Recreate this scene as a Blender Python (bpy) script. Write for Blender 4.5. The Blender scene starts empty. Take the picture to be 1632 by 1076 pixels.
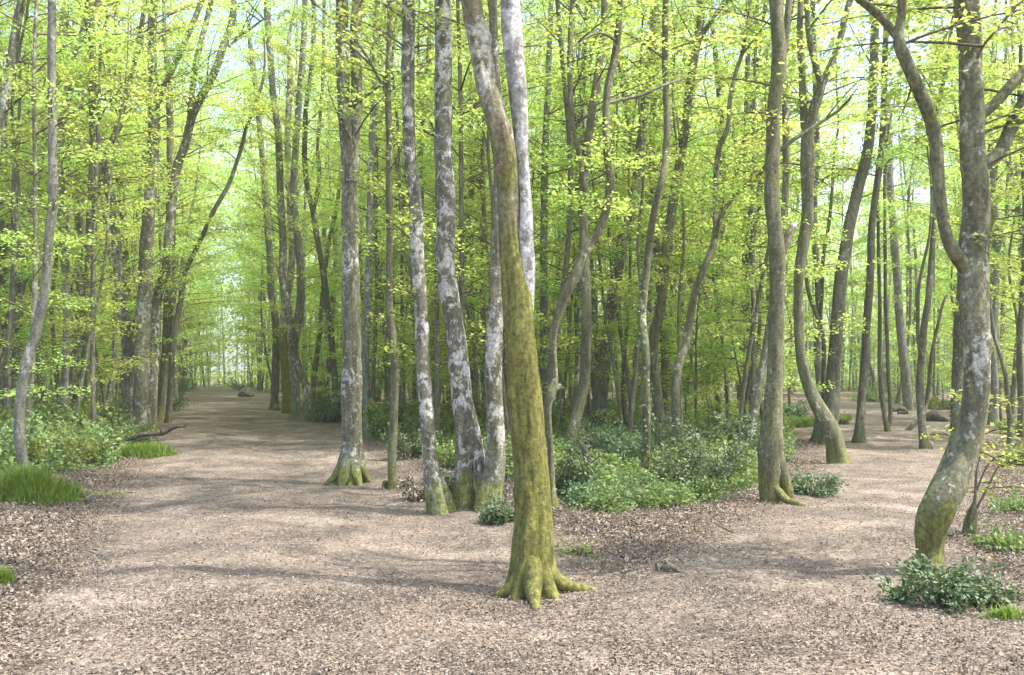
import bpy, math, random
import numpy as np

# ------------------------------------------------------------------ basics
F, HZ, CX, CH = 1500.0, 597.0, 816.0, 1.6          # focal length (photo px), horizon row, centre column, eye height
random.seed(4)
RNG = np.random.default_rng(11)
C = bpy.context.scene.collection
scene = bpy.context.scene
R = math.radians

def gz(x, y):
    """gentle unevenness of the woodland floor"""
    x = np.asarray(x, float); y = np.asarray(y, float)
    d = np.hypot(x, y)
    amp = np.clip((70 - d) / 50, 0, 1)
    z = (0.035*np.sin(x*0.7+1.3)*np.sin(y*0.55+0.4) + 0.022*np.sin(x*1.9+y*0.7) + 0.014*np.sin(x*3.1-y*2.3+2.0)
         + 0.008*np.sin(x*6.3+y*5.1) + 0.006*np.sin(x*9.7-y*8.3+1.0))
    return z * amp

def pt(px, py, Y):
    return np.array([(px-CX)/F*Y, Y, CH-(py-HZ)/F*Y])
def ground_pt(px, py):
    Y = F*CH/(py-HZ)
    return (px-CX)/F*Y, Y

# ------------------------------------------------------------------ mesh builder (quads only)
class MB:
    def __init__(s): s.v=[]; s.f=[]; s.m=[]; s.sm=[]; s.n=0
    def add(s, v, f, mat=0, smooth=True):
        v=np.asarray(v,np.float32).reshape(-1,3); f=np.asarray(f,np.int32).reshape(-1,4)
        s.v.append(v); s.f.append(f+s.n); s.m.append(np.full(len(f),mat,np.int32)); s.sm.append(np.full(len(f),smooth,bool)); s.n+=len(v)
    def mesh(s, name, mats, off=(0,0,0)):
        v=np.concatenate(s.v)-np.asarray(off,np.float32); f=np.concatenate(s.f)
        me=bpy.data.meshes.new(name)
        me.vertices.add(len(v)); me.vertices.foreach_set('co', v.astype(np.float32).ravel())
        me.loops.add(f.size); me.loops.foreach_set('vertex_index', f.ravel())
        me.polygons.add(len(f)); me.polygons.foreach_set('loop_start', np.arange(0,f.size,4,dtype=np.int32))
        me.polygons.foreach_set('material_index', np.concatenate(s.m))
        me.polygons.foreach_set('use_smooth', np.concatenate(s.sm))
        for m in mats: me.materials.append(m)
        me.update(calc_edges=True)
        return me
    def obj(s, name, mats, parent=None, off=(0,0,0)):
        if not isinstance(mats,(list,tuple)): mats=[mats]
        o=bpy.data.objects.new(name, s.mesh(name, mats, off)); C.objects.link(o)
        if parent is not None: o.parent=parent
        else: o.location=off
        return o

def thing(name, loc, label, cat, group=None):
    o=bpy.data.objects.new(name,None); C.objects.link(o); o.location=loc; o.empty_display_size=0.2
    o['label']=label; o['category']=cat
    if group: o['group']=group
    return o
def tag(o,label=None,cat=None,group=None,kind=None):
    if label: o['label']=label
    if cat: o['category']=cat
    if group: o['group']=group
    if kind: o['kind']=kind
    return o

def catmull(P, n):
    """resample control points (k,d) to n points along a centripetal-ish spline"""
    P=np.asarray(P,float); k=len(P)
    s=np.concatenate([[0],np.cumsum(np.maximum(np.linalg.norm(np.diff(P[:,:3],axis=0),axis=1),1e-4))])
    T=np.gradient(P,s,axis=0) if k>2 else np.repeat((P[1:]-P[:1])/s[-1],2,axis=0)
    u=np.linspace(0,s[-1],n); i=np.clip(np.searchsorted(s,u,side='right')-1,0,k-2)
    h=(s[i+1]-s[i])[:,None]; t=((u-s[i])[:,None])/h
    h00=2*t**3-3*t**2+1; h10=t**3-2*t**2+t; h01=-2*t**3+3*t**2; h11=t**3-t**2
    return h00*P[i]+h10*h*T[i]+h01*P[i+1]+h11*h*T[i+1]

def tube(mb, P, r, sides=10, rough=0.0, flare=None, mat=0, rng=RNG, fine=0.0, knots=0):
    """swept tube; rough = knobbly radius variation; flare=(amount,height,lobes,phase) root flare at the foot"""
    P=np.asarray(P,float); n=len(P); r=np.asarray(r,float)
    T=np.gradient(P,axis=0); T/=np.linalg.norm(T,axis=1)[:,None]+1e-9
    ref=np.array([0,1,0.]) if abs(T[0][1])<0.9 else np.array([1,0,0.])
    U=np.cross(T,ref); U/=np.linalg.norm(U,axis=1)[:,None]+1e-9
    V=np.cross(T,U)
    th=np.linspace(0,2*np.pi,sides,endpoint=False)
    s=np.concatenate([[0],np.cumsum(np.linalg.norm(np.diff(P,axis=0),axis=1))])
    rad=np.repeat(r[:,None],sides,1)
    if rough:
        for _ in range(4):
            kz=rng.uniform(1.0,6); kt=rng.integers(1,5); ph=rng.uniform(0,6.28,2)
            rad*=1+rough*0.45*np.sin(kt*th[None,:]+ph[0]+0.8*np.sin(s[:,None]*kz*0.6))*np.sin(kz*s[:,None]+ph[1])
    if fine:
        for _ in range(5):
            kz=rng.uniform(5,26); kt=rng.integers(3,14); ph=rng.uniform(0,6.28,2)
            rad*=1+fine*0.4*np.sin(kt*th[None,:]+ph[0]+1.2*np.sin(s[:,None]*2.0+ph[1]))*(0.5+0.5*np.sin(kz*s[:,None]+ph[1]))
    for _ in range(knots):
        s0=rng.uniform(0.3,min(6.5,s[-1])); t0=rng.uniform(0,6.28); sg=rng.uniform(0.03,0.10); am=rng.uniform(0.08,0.28)*rng.choice([1,1,1,-0.5])
        dth=np.angle(np.exp(1j*(th-t0)))*r.mean()*1.2
        rad*=1+am*np.exp(-((s[:,None]-s0)/sg)**2-(dth[None,:]/sg)**2)
    if flare:
        a,hgt,lob,ph=flare
        w=np.exp(-s/hgt)[:,None]
        rad*=1+a*w*(0.6+0.75*np.clip(np.cos(lob*th+ph)+0.35*np.cos((lob-1)*th+2*ph),-0.6,1.3))[None,:]
    V3=P[:,None,:]+rad[:,:,None]*(np.cos(th)[None,:,None]*U[:,None,:]+np.sin(th)[None,:,None]*V[:,None,:])
    idx=np.arange(n*sides).reshape(n,sides)
    a=idx[:-1]; b=idx[1:]
    f=np.stack([a,np.roll(a,-1,1),np.roll(b,-1,1),b],-1).reshape(-1,4)
    mb.add(V3.reshape(-1,3),f,mat,True)

def leaves(mb, pos, axis, L, W, rng, tilt=0.5, mat=0, nbase=None, fold=0.0):
    """rhombic leaves at pos with long axis ~axis, facing mostly up"""
    n=len(pos)
    if n==0: return
    a=axis+rng.normal(0,0.45,(n,3)); a/=np.linalg.norm(a,axis=1)[:,None]+1e-9
    nb=np.array([0,0,1.]) if nbase is None else nbase
    nn=nb+rng.normal(0,tilt,(n,3))
    b=np.cross(nn,a); b/=np.linalg.norm(b,axis=1)[:,None]+1e-9
    up=np.cross(a,b)
    L=np.broadcast_to(L,(n,))[:,None]; W=np.broadcast_to(W,(n,))[:,None]
    q=np.stack([pos, pos+a*L*0.45+b*W*0.5+up*W*fold, pos+a*L, pos+a*L*0.45-b*W*0.5+up*W*fold],1)
    mb.add(q.reshape(-1,3), np.arange(4*n).reshape(n,4), mat, False)

# ------------------------------------------------------------------ materials
def newmat(name):
    m=bpy.data.materials.new(name); m.use_nodes=True; nt=m.node_tree
    for n in list(nt.nodes): nt.nodes.remove(n)
    return m, nt
def N(nt, t, **kw):
    n=nt.nodes.new(t)
    for k,v in kw.items():
        if k.startswith('i_'):
            key=k[2:]; key=int(key) if key.isdigit() else key.replace('_',' ')
            n.inputs[key].default_value=v
        else: setattr(n,k,v)
    return n
def lk(nt,a,b): nt.links.new(a,b)
def rgb(c): return (c[0],c[1],c[2],1)
def mixc(nt, fac, a, b, mode='MIX'):
    n=nt.nodes.new('ShaderNodeMix'); n.data_type='RGBA'; n.blend_type=mode
    for s,v in ((0,fac),(6,a),(7,b)):
        if hasattr(v,'is_linked') or isinstance(v,bpy.types.NodeSocket): nt.links.new(v,n.inputs[s])
        else: n.inputs[s].default_value = rgb(v) if s>0 else v
    return n.outputs[2]
def mth(nt, op, a, b=None, clamp=False):
    n=nt.nodes.new('ShaderNodeMath'); n.operation=op; n.use_clamp=clamp
    for s,v in ((0,a),(1,b)):
        if v is None: continue
        if isinstance(v,bpy.types.NodeSocket): nt.links.new(v,n.inputs[s])
        else: n.inputs[s].default_value=v
    return n.outputs[0]
def ramp(nt, fac, lo, hi):
    n=nt.nodes.new('ShaderNodeMapRange'); n.clamp=True; n.interpolation_type='SMOOTHSTEP'
    nt.links.new(fac,n.inputs[0]); n.inputs[1].default_value=lo; n.inputs[2].default_value=hi
    return n.outputs[0]
def noise(nt, vec, scale, detail=4, rough=0.55, dist=0.0):
    n=N(nt,'ShaderNodeTexNoise',i_Scale=scale,i_Detail=detail,i_Roughness=rough,i_Distortion=dist)
    lk(nt,vec,n.inputs['Vector']); return n.outputs[0]
def scaled(nt, vec, sx,sy,sz):
    n=nt.nodes.new('ShaderNodeVectorMath'); n.operation='MULTIPLY'; lk(nt,vec,n.inputs[0]); n.inputs[1].default_value=(sx,sy,sz); return n.outputs[0]

def bark(name, base, dark, lichen=0.3, lichcol=(0.5,0.49,0.46), moss=0.2, mosscol=(0.13,0.16,0.03), mossh=0.6, mossup=0.0, size=1.0, streak=1.0, rough_bump=0.7, paleabove=None):
    m,nt=newmat(name)
    tc=N(nt,'ShaderNodeTexCoord'); oi=N(nt,'ShaderNodeObjectInfo')
    off=nt.nodes.new('ShaderNodeVectorMath'); off.operation='MULTIPLY_ADD'
    cmb=N(nt,'ShaderNodeCombineXYZ'); 
    for k in range(3): lk(nt,oi.outputs['Random'],cmb.inputs[k])
    lk(nt,cmb.outputs[0],off.inputs[0]); off.inputs[1].default_value=(31,17,53); lk(nt,tc.outputs['Object'],off.inputs[2])
    P=off.outputs[0]
    st=scaled(nt,P,1,1,0.22*streak)
    n1=noise(nt,st,14/size,6,0.65)
    n2=noise(nt,P,3.2/size,3,0.5)
    col=mixc(nt,ramp(nt,n1,0.34,0.66),dark,base)
    col=mixc(nt,mth(nt,'MULTIPLY',ramp(nt,n2,0.45,0.7),0.45),col,tuple(c*0.62 for c in base))
    # crustose lichen in hard-edged pale blotches
    n3=noise(nt,scaled(nt,P,1,1,0.8),9.5/size,7,0.66,0.5)
    n4=noise(nt,P,1.6/size,2,0.5)
    lf=mth(nt,'ADD',n3,mth(nt,'MULTIPLY',mth(nt,'SUBTRACT',n4,0.5),0.55))
    thr=0.665-0.30*lichen
    sep=N(nt,'ShaderNodeSeparateXYZ'); lk(nt,tc.outputs['Object'],sep.inputs[0])
    if paleabove:      # smooth lichened upper stem: lichen spreads and moss stops above this height
        hi=ramp(nt,mth(nt,'ADD',sep.outputs[2],mth(nt,'MULTIPLY',mth(nt,'SUBTRACT',n4,0.5),0.9)),paleabove[0],paleabove[1])
        lf=mth(nt,'ADD',lf,mth(nt,'MULTIPLY',hi,0.15))
    lm=ramp(nt,lf,thr,thr+0.085)
    n5=noise(nt,P,38/size,4,0.7)
    lcol=mixc(nt,ramp(nt,n5,0.28,0.66),tuple(c*0.5 for c in lichcol),lichcol)
    col=mixc(nt,mth(nt,'MULTIPLY',lm,0.93 if lichen>0 else 0.0),col,lcol)
    n8=noise(nt,scaled(nt,P,1,1,0.7),19/size,5,0.6,0.3)
    l2=ramp(nt,mth(nt,'ADD',n8,mth(nt,'MULTIPLY',mth(nt,'SUBTRACT',n3,0.5),0.5)),0.66-0.2*lichen,0.74-0.2*lichen)
    col=mixc(nt,mth(nt,'MULTIPLY',l2,0.7),col,tuple(c*0.72 for c in lichcol))
    # small round pale spots
    vo=N(nt,'ShaderNodeTexVoronoi',i_Scale=9.0/size); lk(nt,P,vo.inputs['Vector'])
    sp=mth(nt,'MULTIPLY',mth(nt,'SUBTRACT',1.0,ramp(nt,mth(nt,'ADD',vo.outputs['Distance'],mth(nt,'MULTIPLY',n5,0.25)),0.22,0.3)),
           ramp(nt,n4,0.5,0.56))
    col=mixc(nt,mth(nt,'MULTIPLY',sp,min(1,0.3+lichen)),col,lcol)
    # moss: at the foot, and in streaks higher up
    foot=mth(nt,'SUBTRACT',1.0,ramp(nt,sep.outputs[2],0.05,mossh),True)
    n6=noise(nt,scaled(nt,P,1,1,0.3),5/size,5,0.6)
    mm=mth(nt,'ADD',mth(nt,'MULTIPLY',foot,0.55),mth(nt,'ADD',n6,mossup*0.4))
    mf=mth(nt,'MULTIPLY',ramp(nt,mm,0.62,0.80),moss)
    if paleabove: mf=mth(nt,'MULTIPLY',mf,mth(nt,'SUBTRACT',1.0,mth(nt,'MULTIPLY',hi,0.85)))
    n7=noise(nt,scaled(nt,P,1,1,0.25),26/size,4,0.65)
    mcol=mixc(nt,ramp(nt,n7,0.32,0.66),tuple(c*0.55 for c in mosscol),tuple(c*1.25 for c in mosscol))
    col=mixc(nt,mf,col,mcol)
    n9=noise(nt,P,30/size,5,0.7)
    col=mixc(nt,1.0,col,mixc(nt,ramp(nt,n9,0.3,0.7),(0.70,0.70,0.69),(1.5,1.5,1.46)),'MULTIPLY')
    bs=N(nt,'ShaderNodeBsdfPrincipled',i_Roughness=0.9); bs.inputs['Specular IOR Level'].default_value=0.15
    lk(nt,col,bs.inputs['Base Color'])
    bp=N(nt,'ShaderNodeBump',i_Strength=rough_bump,i_Distance=0.02)
    lk(nt,mth(nt,'ADD',mth(nt,'ADD',n1,mth(nt,'MULTIPLY',n9,0.7)),mth(nt,'MULTIPLY',lm,0.15)),bp.inputs['Height']); lk(nt,bp.outputs[0],bs.inputs['Normal'])
    out=N(nt,'ShaderNodeOutputMaterial'); lk(nt,bs.outputs[0],out.inputs[0])
    return m

def leafmat(name, c1, c2, trans=0.45, tcol=None, spec=0.25, rough=0.5, objvar=0.35):
    m,nt=newmat(name)
    ge=N(nt,'ShaderNodeNewGeometry'); oi=N(nt,'ShaderNodeObjectInfo')
    col=mixc(nt,ge.outputs['Random Per Island'],c1,c2)
    hv=N(nt,'ShaderNodeHueSaturation'); lk(nt,col,hv.inputs['Color'])
    lk(nt,mth(nt,'ADD',mth(nt,'MULTIPLY',oi.outputs['Random'],0.05*objvar/0.35),0.5-0.025*objvar/0.35),hv.inputs['Hue'])
    lk(nt,mth(nt,'ADD',mth(nt,'MULTIPLY',oi.outputs['Random'],objvar),1-objvar*0.5),hv.inputs['Value'])
    bs=N(nt,'ShaderNodeBsdfPrincipled',i_Roughness=rough); bs.inputs['Specular IOR Level'].default_value=spec
    lk(nt,hv.outputs[0],bs.inputs['Base Color'])
    out=N(nt,'ShaderNodeOutputMaterial')
    if trans:
        tr=N(nt,'ShaderNodeBsdfTranslucent')
        tcn=mixc(nt,1.0,hv.outputs[0],tcol or (1.25,1.15,0.6),'MULTIPLY'); lk(nt,tcn,tr.inputs[0])
        mx=N(nt,'ShaderNodeMixShader',i_0=trans); lk(nt,bs.outputs[0],mx.inputs[1]); lk(nt,tr.outputs[0],mx.inputs[2]); lk(nt,mx.outputs[0],out.inputs[0])
    else: lk(nt,bs.outputs[0],out.inputs[0])
    return m

BK={
 'moss': bark('bark_mossy',(0.25,0.225,0.145),(0.12,0.105,0.06),0.16,(0.46,0.45,0.37),0.85,(0.155,0.155,0.036),4.2,0.37,rough_bump=1.0,paleabove=(3.15,3.75)),
 'pale': bark('bark_pale',(0.30,0.29,0.27),(0.16,0.15,0.13),0.68,(0.55,0.54,0.51),0.45,(0.16,0.155,0.04),0.3,0.10),
 'white':bark('bark_white_blotched',(0.18,0.175,0.125),(0.085,0.082,0.058),0.54,(0.53,0.52,0.48),0.75,(0.15,0.165,0.035),0.6,0.0),
 'dappled':bark('bark_dappled',(0.185,0.18,0.12),(0.095,0.092,0.06),0.36,(0.48,0.47,0.43),0.75,(0.145,0.16,0.035),0.5,0.05),
 'grey': bark('bark_grey',(0.215,0.212,0.168),(0.11,0.11,0.088),0.30,(0.40,0.40,0.38),0.45,(0.13,0.15,0.04),0.5,0.0),
 'olive':bark('bark_olive',(0.165,0.163,0.095),(0.085,0.084,0.05),0.12,(0.38,0.38,0.31),0.6,(0.14,0.145,0.035),0.5,0.2),
 'spotted': bark('bark_olive_spotted',(0.19,0.185,0.115),(0.10,0.098,0.062),0.33,(0.50,0.49,0.43),0.7,(0.15,0.155,0.035),0.8,0.12),
 'dead': bark('dead_wood',(0.16,0.14,0.11),(0.06,0.052,0.042),0.1,(0.3,0.29,0.26),0.0),
 'dark': bark('bark_dark',(0.165,0.16,0.11),(0.08,0.078,0.055),0.08,(0.32,0.32,0.29),0.40,(0.11,0.125,0.03),0.4,0.0),
}
TWIG=bark('twig_bark',(0.15,0.125,0.085),(0.08,0.065,0.045),0.0,moss=0.0,rough_bump=0.1)
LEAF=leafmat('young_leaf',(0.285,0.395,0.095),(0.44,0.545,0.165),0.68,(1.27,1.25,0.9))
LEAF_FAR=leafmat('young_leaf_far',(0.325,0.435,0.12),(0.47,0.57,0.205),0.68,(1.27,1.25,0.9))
HOLLY=leafmat('holly_leaf',(0.08,0.135,0.065),(0.17,0.24,0.125),0.25,spec=0.3,rough=0.48,objvar=0.4)
BUSH=leafmat('bush_leaf',(0.15,0.23,0.06),(0.28,0.38,0.11),0.35)
IVY=leafmat('ivy_leaf',(0.065,0.11,0.05),(0.19,0.26,0.13),0.15,spec=0.3,rough=0.45)
GRASS=leafmat('grass_blade',(0.10,0.19,0.03),(0.25,0.34,0.07),0.4,objvar=0.1)
COVER=leafmat('ground_cover_leaf',(0.10,0.17,0.06),(0.24,0.32,0.11),0.3,objvar=0.1)
DEAD=leafmat('dead_leaf',(0.045,0.036,0.028),(0.36,0.30,0.235),0.15,(1.1,0.95,0.75),spec=0.2,objvar=0.0)

def litter_mat(name, path):
    m,nt=newmat(name)
    tc=N(nt,'ShaderNodeTexCoord'); P=tc.outputs['Object']
    wob=N(nt,'ShaderNodeTexNoise',i_Scale=14.0,i_Detail=3.0); lk(nt,P,wob.inputs['Vector'])
    wv=nt.nodes.new('ShaderNodeVectorMath'); wv.operation='MULTIPLY_ADD'; lk(nt,wob.outputs['Color'],wv.inputs[0]); wv.inputs[1].default_value=(0.06,0.06,0.0); lk(nt,P,wv.inputs[2])
    def vor(sc):
        v=N(nt,'ShaderNodeTexVoronoi',i_Scale=sc); lk(nt,wv.outputs[0],v.inputs['Vector']); return v
    v1=vor(23.0); v2=vor(41.0)
    s1=N(nt,'ShaderNodeSeparateColor'); lk(nt,v1.outputs['Color'],s1.inputs[0])
    s2=N(nt,'ShaderNodeSeparateColor'); lk(nt,v2.outputs['Color'],s2.inputs[0])
    big=noise(nt,P,0.55,4,0.6); mid=noise(nt,P,2.6,4,0.6); fine=noise(nt,P,60,5,0.7)
    v3=vor(84.0); s3=N(nt,'ShaderNodeSeparateColor'); lk(nt,v3.outputs['Color'],s3.inputs[0])
    if path:
        soil=mixc(nt,ramp(nt,mid,0.35,0.65),(0.155,0.130,0.102),(0.235,0.205,0.170))
        soil=mixc(nt,mth(nt,'MULTIPLY',ramp(nt,big,0.52,0.68),0.7),soil,(0.30,0.28,0.255))
        soil=mixc(nt,mth(nt,'MULTIPLY',ramp(nt,fine,0.42,0.68),0.6),soil,(0.09,0.074,0.056))
        lc=mixc(nt,s2.outputs[1],(0.10,0.075,0.055),(0.37,0.305,0.24))
        l3=mixc(nt,s3.outputs[1],(0.08,0.06,0.045),(0.36,0.30,0.24))
        col=mixc(nt,mth(nt,'MULTIPLY',ramp(nt,s3.outputs[0],0.45,0.55),0.75),soil,l3)
        cover=mth(nt,'MULTIPLY',ramp(nt,mth(nt,'ADD',s2.outputs[0],mth(nt,'MULTIPLY',mth(nt,'SUBTRACT',mid,0.5),1.1)),0.58,0.64),0.8)
        col=mixc(nt,cover,col,lc)
    else:
        soil=mixc(nt,ramp(nt,mid,0.35,0.65),(0.085,0.066,0.047),(0.16,0.13,0.096))
        la=mixc(nt,s1.outputs[1],(0.11,0.08,0.055),(0.34,0.275,0.205))
        lb=mixc(nt,s2.outputs[1],(0.075,0.055,0.04),(0.39,0.32,0.25))
        lc=mixc(nt,ramp(nt,s1.outputs[2],0.4,0.5),la,lb)
        lc=mixc(nt,mth(nt,'MULTIPLY',ramp(nt,s3.outputs[0],0.5,0.6),0.7),lc,mixc(nt,s3.outputs[1],(0.06,0.045,0.032),(0.33,0.27,0.21)))
        cover=mth(nt,'MULTIPLY',ramp(nt,s1.outputs[0],0.12,0.2),0.92)
        col=mixc(nt,cover,soil,lc)
        col=mixc(nt,mth(nt,'MULTIPLY',ramp(nt,fine,0.5,0.75),0.5),col,(0.07,0.053,0.04))
    var=noise(nt,P,1.1,5,0.65)
    col=mixc(nt,1.0,col,mixc(nt,ramp(nt,var,0.32,0.68),(0.55,0.56,0.57),(1.05,1.02,0.99)),'MULTIPLY')
    bs=N(nt,'ShaderNodeBsdfPrincipled',i_Roughness=0.95); bs.inputs['Specular IOR Level'].default_value=0.1
    lk(nt,col,bs.inputs['Base Color'])
    bp=N(nt,'ShaderNodeBump',i_Strength=0.6 if not path else 0.4,i_Distance=0.02)
    lk(nt,mth(nt,'ADD',mth(nt,'ADD',mth(nt,'MULTIPLY',s2.outputs[2],0.5),v1.outputs['Distance']),fine),bp.inputs['Height']); lk(nt,bp.outputs[0],bs.inputs['Normal'])
    out=N(nt,'ShaderNodeOutputMaterial'); lk(nt,bs.outputs[0],out.inputs[0])
    return m
M_GROUND=litter_mat('leaf_litter_floor',False); M_PATH=litter_mat('trodden_path',True)

# ------------------------------------------------------------------ paths (centre lines in plan)
def pathA(Y): return -0.317*Y+1.05, 2.25+0.004*Y        # long straight path on the left: centre x, half width
PB=np.array([[1.3,4.0,2.4],[2.0,6.5,1.7],[2.7,8.2,1.35],[3.7,10.3,1.25],[4.9,12.6,1.25],[6.7,16.5,1.35],[8.7,21,1.7],[11.4,28,2.4],[14.6,37,2.6],[17.0,46,2.4],[19.0,60,2.2]])
PBs=catmull(PB,60)
def distB(x,y):
    d=np.hypot(PBs[:,0][None]-np.ravel(x)[:,None],PBs[:,1][None]-np.ravel(y)[:,None])-PBs[:,2][None]
    return d.min(1).reshape(np.shape(x))
def distA(x,y):
    c,w=pathA(np.asarray(y,float)); return (np.abs(x-c)*0.953-w)
def pathdist(x,y): return np.minimum(distA(x,y),distB(x,y))

# ground sheet
gx=np.concatenate([-np.geomspace(600,22,22),np.arange(-20,20.1,0.25),np.geomspace(22,600,22)])
gy=np.concatenate([-np.geomspace(300,3,12),np.arange(-2,34.1,0.25),np.geomspace(36,900,40)])
X,Y=np.meshgrid(gx,gy); Z=gz(X,Y)
idx=np.arange(X.size).reshape(X.shape)
mb=MB(); mb.add(np.stack([X,Y,Z],-1).reshape(-1,3), np.stack([idx[:-1,:-1],idx[:-1,1:],idx[1:,1:],idx[1:,:-1]],-1).reshape(-1,4))
tag(mb.obj('ground',M_GROUND),kind='structure')

def strip(name, cl, dz, seed, nacross=13):
    """path sheet: cl = (x,y,halfwidth) rows; ragged edges, laid a little above the ground"""
    rng=np.random.default_rng(seed); n=len(cl)
    T=np.gradient(cl[:,:2],axis=0); T/=np.linalg.norm(T,axis=1)[:,None]; Nn=np.stack([T[:,1],-T[:,0]],1)
    s=np.concatenate([[0],np.cumsum(np.linalg.norm(np.diff(cl[:,:2],axis=0),axis=1))])
    def rag():
        r=np.zeros(n)
        for _ in range(7): r+=rng.uniform(0.04,0.13)*np.sin(s*rng.uniform(0.5,7)+rng.uniform(0,6.28))
        return r
    wl=cl[:,2]+rag(); wr=cl[:,2]+rag()
    u=np.linspace(-1,1,nacross)
    off=np.where(u[None]<0,u[None]*wl[:,None],u[None]*wr[:,None])
    x=cl[:,0:1]+Nn[:,0:1]*off; y=cl[:,1:2]+Nn[:,1:2]*off
    z=gz(x,y)+dz-0.012*(np.abs(u)[None]**8)
    i=np.arange(x.size).reshape(x.shape); mb=MB()
    mb.add(np.stack([x,y,z],-1).reshape(-1,3),np.stack([i[:-1,:-1],i[:-1,1:],i[1:,1:],i[1:,:-1]],-1).reshape(-1,4))
    return tag(mb.obj(name,M_PATH),kind='structure')
yy=np.concatenate([np.arange(1.5,40,0.22),np.geomspace(40,140,60)])
cA,wA=pathA(yy); strip('path',np.stack([cA,yy,wA-0.12*np.ones_like(yy)],1),0.014,5,25)
strip('path',catmull(PB,260),0.020,6,15)

# ------------------------------------------------------------------ tree builder
def crown_into(mb, anchors, nbr, Lr, nleaf, leaf, rng, z0, z1, twigs=True, elev=(20,60), az=None, droop=0.5, mats=(0,1), lowscale=0.55):
    """branches arching from trunk anchors (pos array) carrying flat layered sprays of leaves"""
    A=anchors[(anchors[:,2]>=z0)&(anchors[:,2]<=z1)]
    if len(A)==0: return
    TS=[];TD=[];TL=[]
    for b in range(nbr):
        p=A[rng.integers(len(A))]
        h=(p[2]-z0)/(z1-z0+1e-6)
        L=rng.uniform(*Lr)*(lowscale+(1-lowscale)*math.sin(min(1,h*1.6)*math.pi*0.5))*(1-0.35*max(0,h-0.6)/0.4)
        a=rng.uniform(0,2*math.pi) if az is None else rng.normal(az[0],az[1])
        e=math.radians(rng.uniform(*elev))*(0.6+0.6*h)
        d=np.array([math.cos(a)*math.cos(e),math.sin(a)*math.cos(e),math.sin(e)])
        t=np.linspace(0,1,6)[:,None]
        side=np.array([-math.sin(a),math.cos(a),0])*rng.normal(0,0.12)
        Pb=p+d*L*t+np.array([0,0,-droop*L*0.55])*t**2*math.sin(e+0.35)+side*L*t**2
        r0=0.007*L+0.004
        tube(mb,Pb,np.linspace(r0,0.003,6),5 if twigs else 4,mat=mats[1],rng=rng)
        # twigs alternate left and right in the plane of the spray
        k=int(rng.integers(7,11)); dirb=np.gradient(Pb,axis=0); dirb/=np.linalg.norm(dirb,axis=1)[:,None]
        for j in range(k):
            tt=0.22+0.78*(j+rng.uniform(0,0.8))/k
            i=min(int(tt*5),4); fr=tt*5-i
            q=Pb[i]*(1-fr)+Pb[i+1]*fr
            sgn=1 if j%2 else -1
            ang=sgn*math.radians(rng.uniform(25,65)) if j<k-1 else 0.0
            db=dirb[min(i,5)]
            dh=np.array([db[0]*math.cos(ang)-db[1]*math.sin(ang),db[0]*math.sin(ang)+db[1]*math.cos(ang),db[2]*0.4+rng.normal(0,0.12)])
            dh/=np.linalg.norm(dh)+1e-9
            l=L*rng.uniform(0.22,0.42)*(1.15-0.55*tt)
            TS.append(q);TD.append(dh);TL.append(l)
            if twigs:
                tube(mb,np.stack([q,q+dh*l*0.5+np.array([0,0,0.01]),q+dh*l+np.array([0,0,-0.06*l])]),[0.0035,0.0025,0.0012],3,mat=mats[1],rng=rng)
    TS=np.array(TS);TD=np.array(TD);TL=np.array(TL)
    w=TL**1.6; w/=w.sum()
    i=rng.choice(len(TS),nleaf,p=w); u=rng.uniform(0.05,1.08,nleaf)
    lat=np.cross(TD[i],[0,0,1.0])
    sg=rng.choice([-1,1],nleaf)
    pos=TS[i]+TD[i]*(TL[i]*u)[:,None]+lat*(sg*rng.uniform(0.0,0.10,nleaf)*(1+TL[i]))[:,None]
    pos[:,2]+=rng.normal(0,0.035,nleaf)*(1+TL[i])-0.10*TL[i]*u**2
    ax=TD[i]*0.8+lat*(sg*0.8)[:,None]+np.array([0,0,-0.15])
    s=leaf*rng.uniform(0.65,1.25,nleaf)
    leaves(mb,pos,ax,s,s*0.62,rng,0.42,mats[0])

def build_path(pts, Y0, rng, wander=0.25, extend=None, foot=True, Yseq=None):
    """pixel polyline -> 3-D points + radius; optional growth above the frame"""
    P=[];r=[]
    ph=rng.uniform(0,6.28); k=len(pts)
    for j,(px,py,w) in enumerate(pts):
        Yd=Y0+ (wander*math.sin(ph+0.9*j)*min(1,j/2) if Yseq is None else Yseq(j))
        P.append(pt(px,py,Yd)); r.append(w/2/F*Yd)
    P=np.array(P); r=np.array(r)
    if extend:
        top,tipr=extend
        d=P[-1]-P[-2]; d/=np.linalg.norm(d)+1e-9
        cur=P[-1].copy(); n=6; H=top-cur[2]
        if H<0.3: r[-1]=min(r[-1],0.006) if H<-50 else r[-1]; return P,r

        for q in range(n):
            d=d*0.75+np.array([rng.normal(0,0.10),rng.normal(0,0.10),0.35]); d/=np.linalg.norm(d)
            cur=cur+d*H/n; P=np.vstack([P,cur]); r=np.append(r,r[k-1]*(1-(q+1)/n)+tipr*(q+1)/n)
    return P,r

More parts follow.
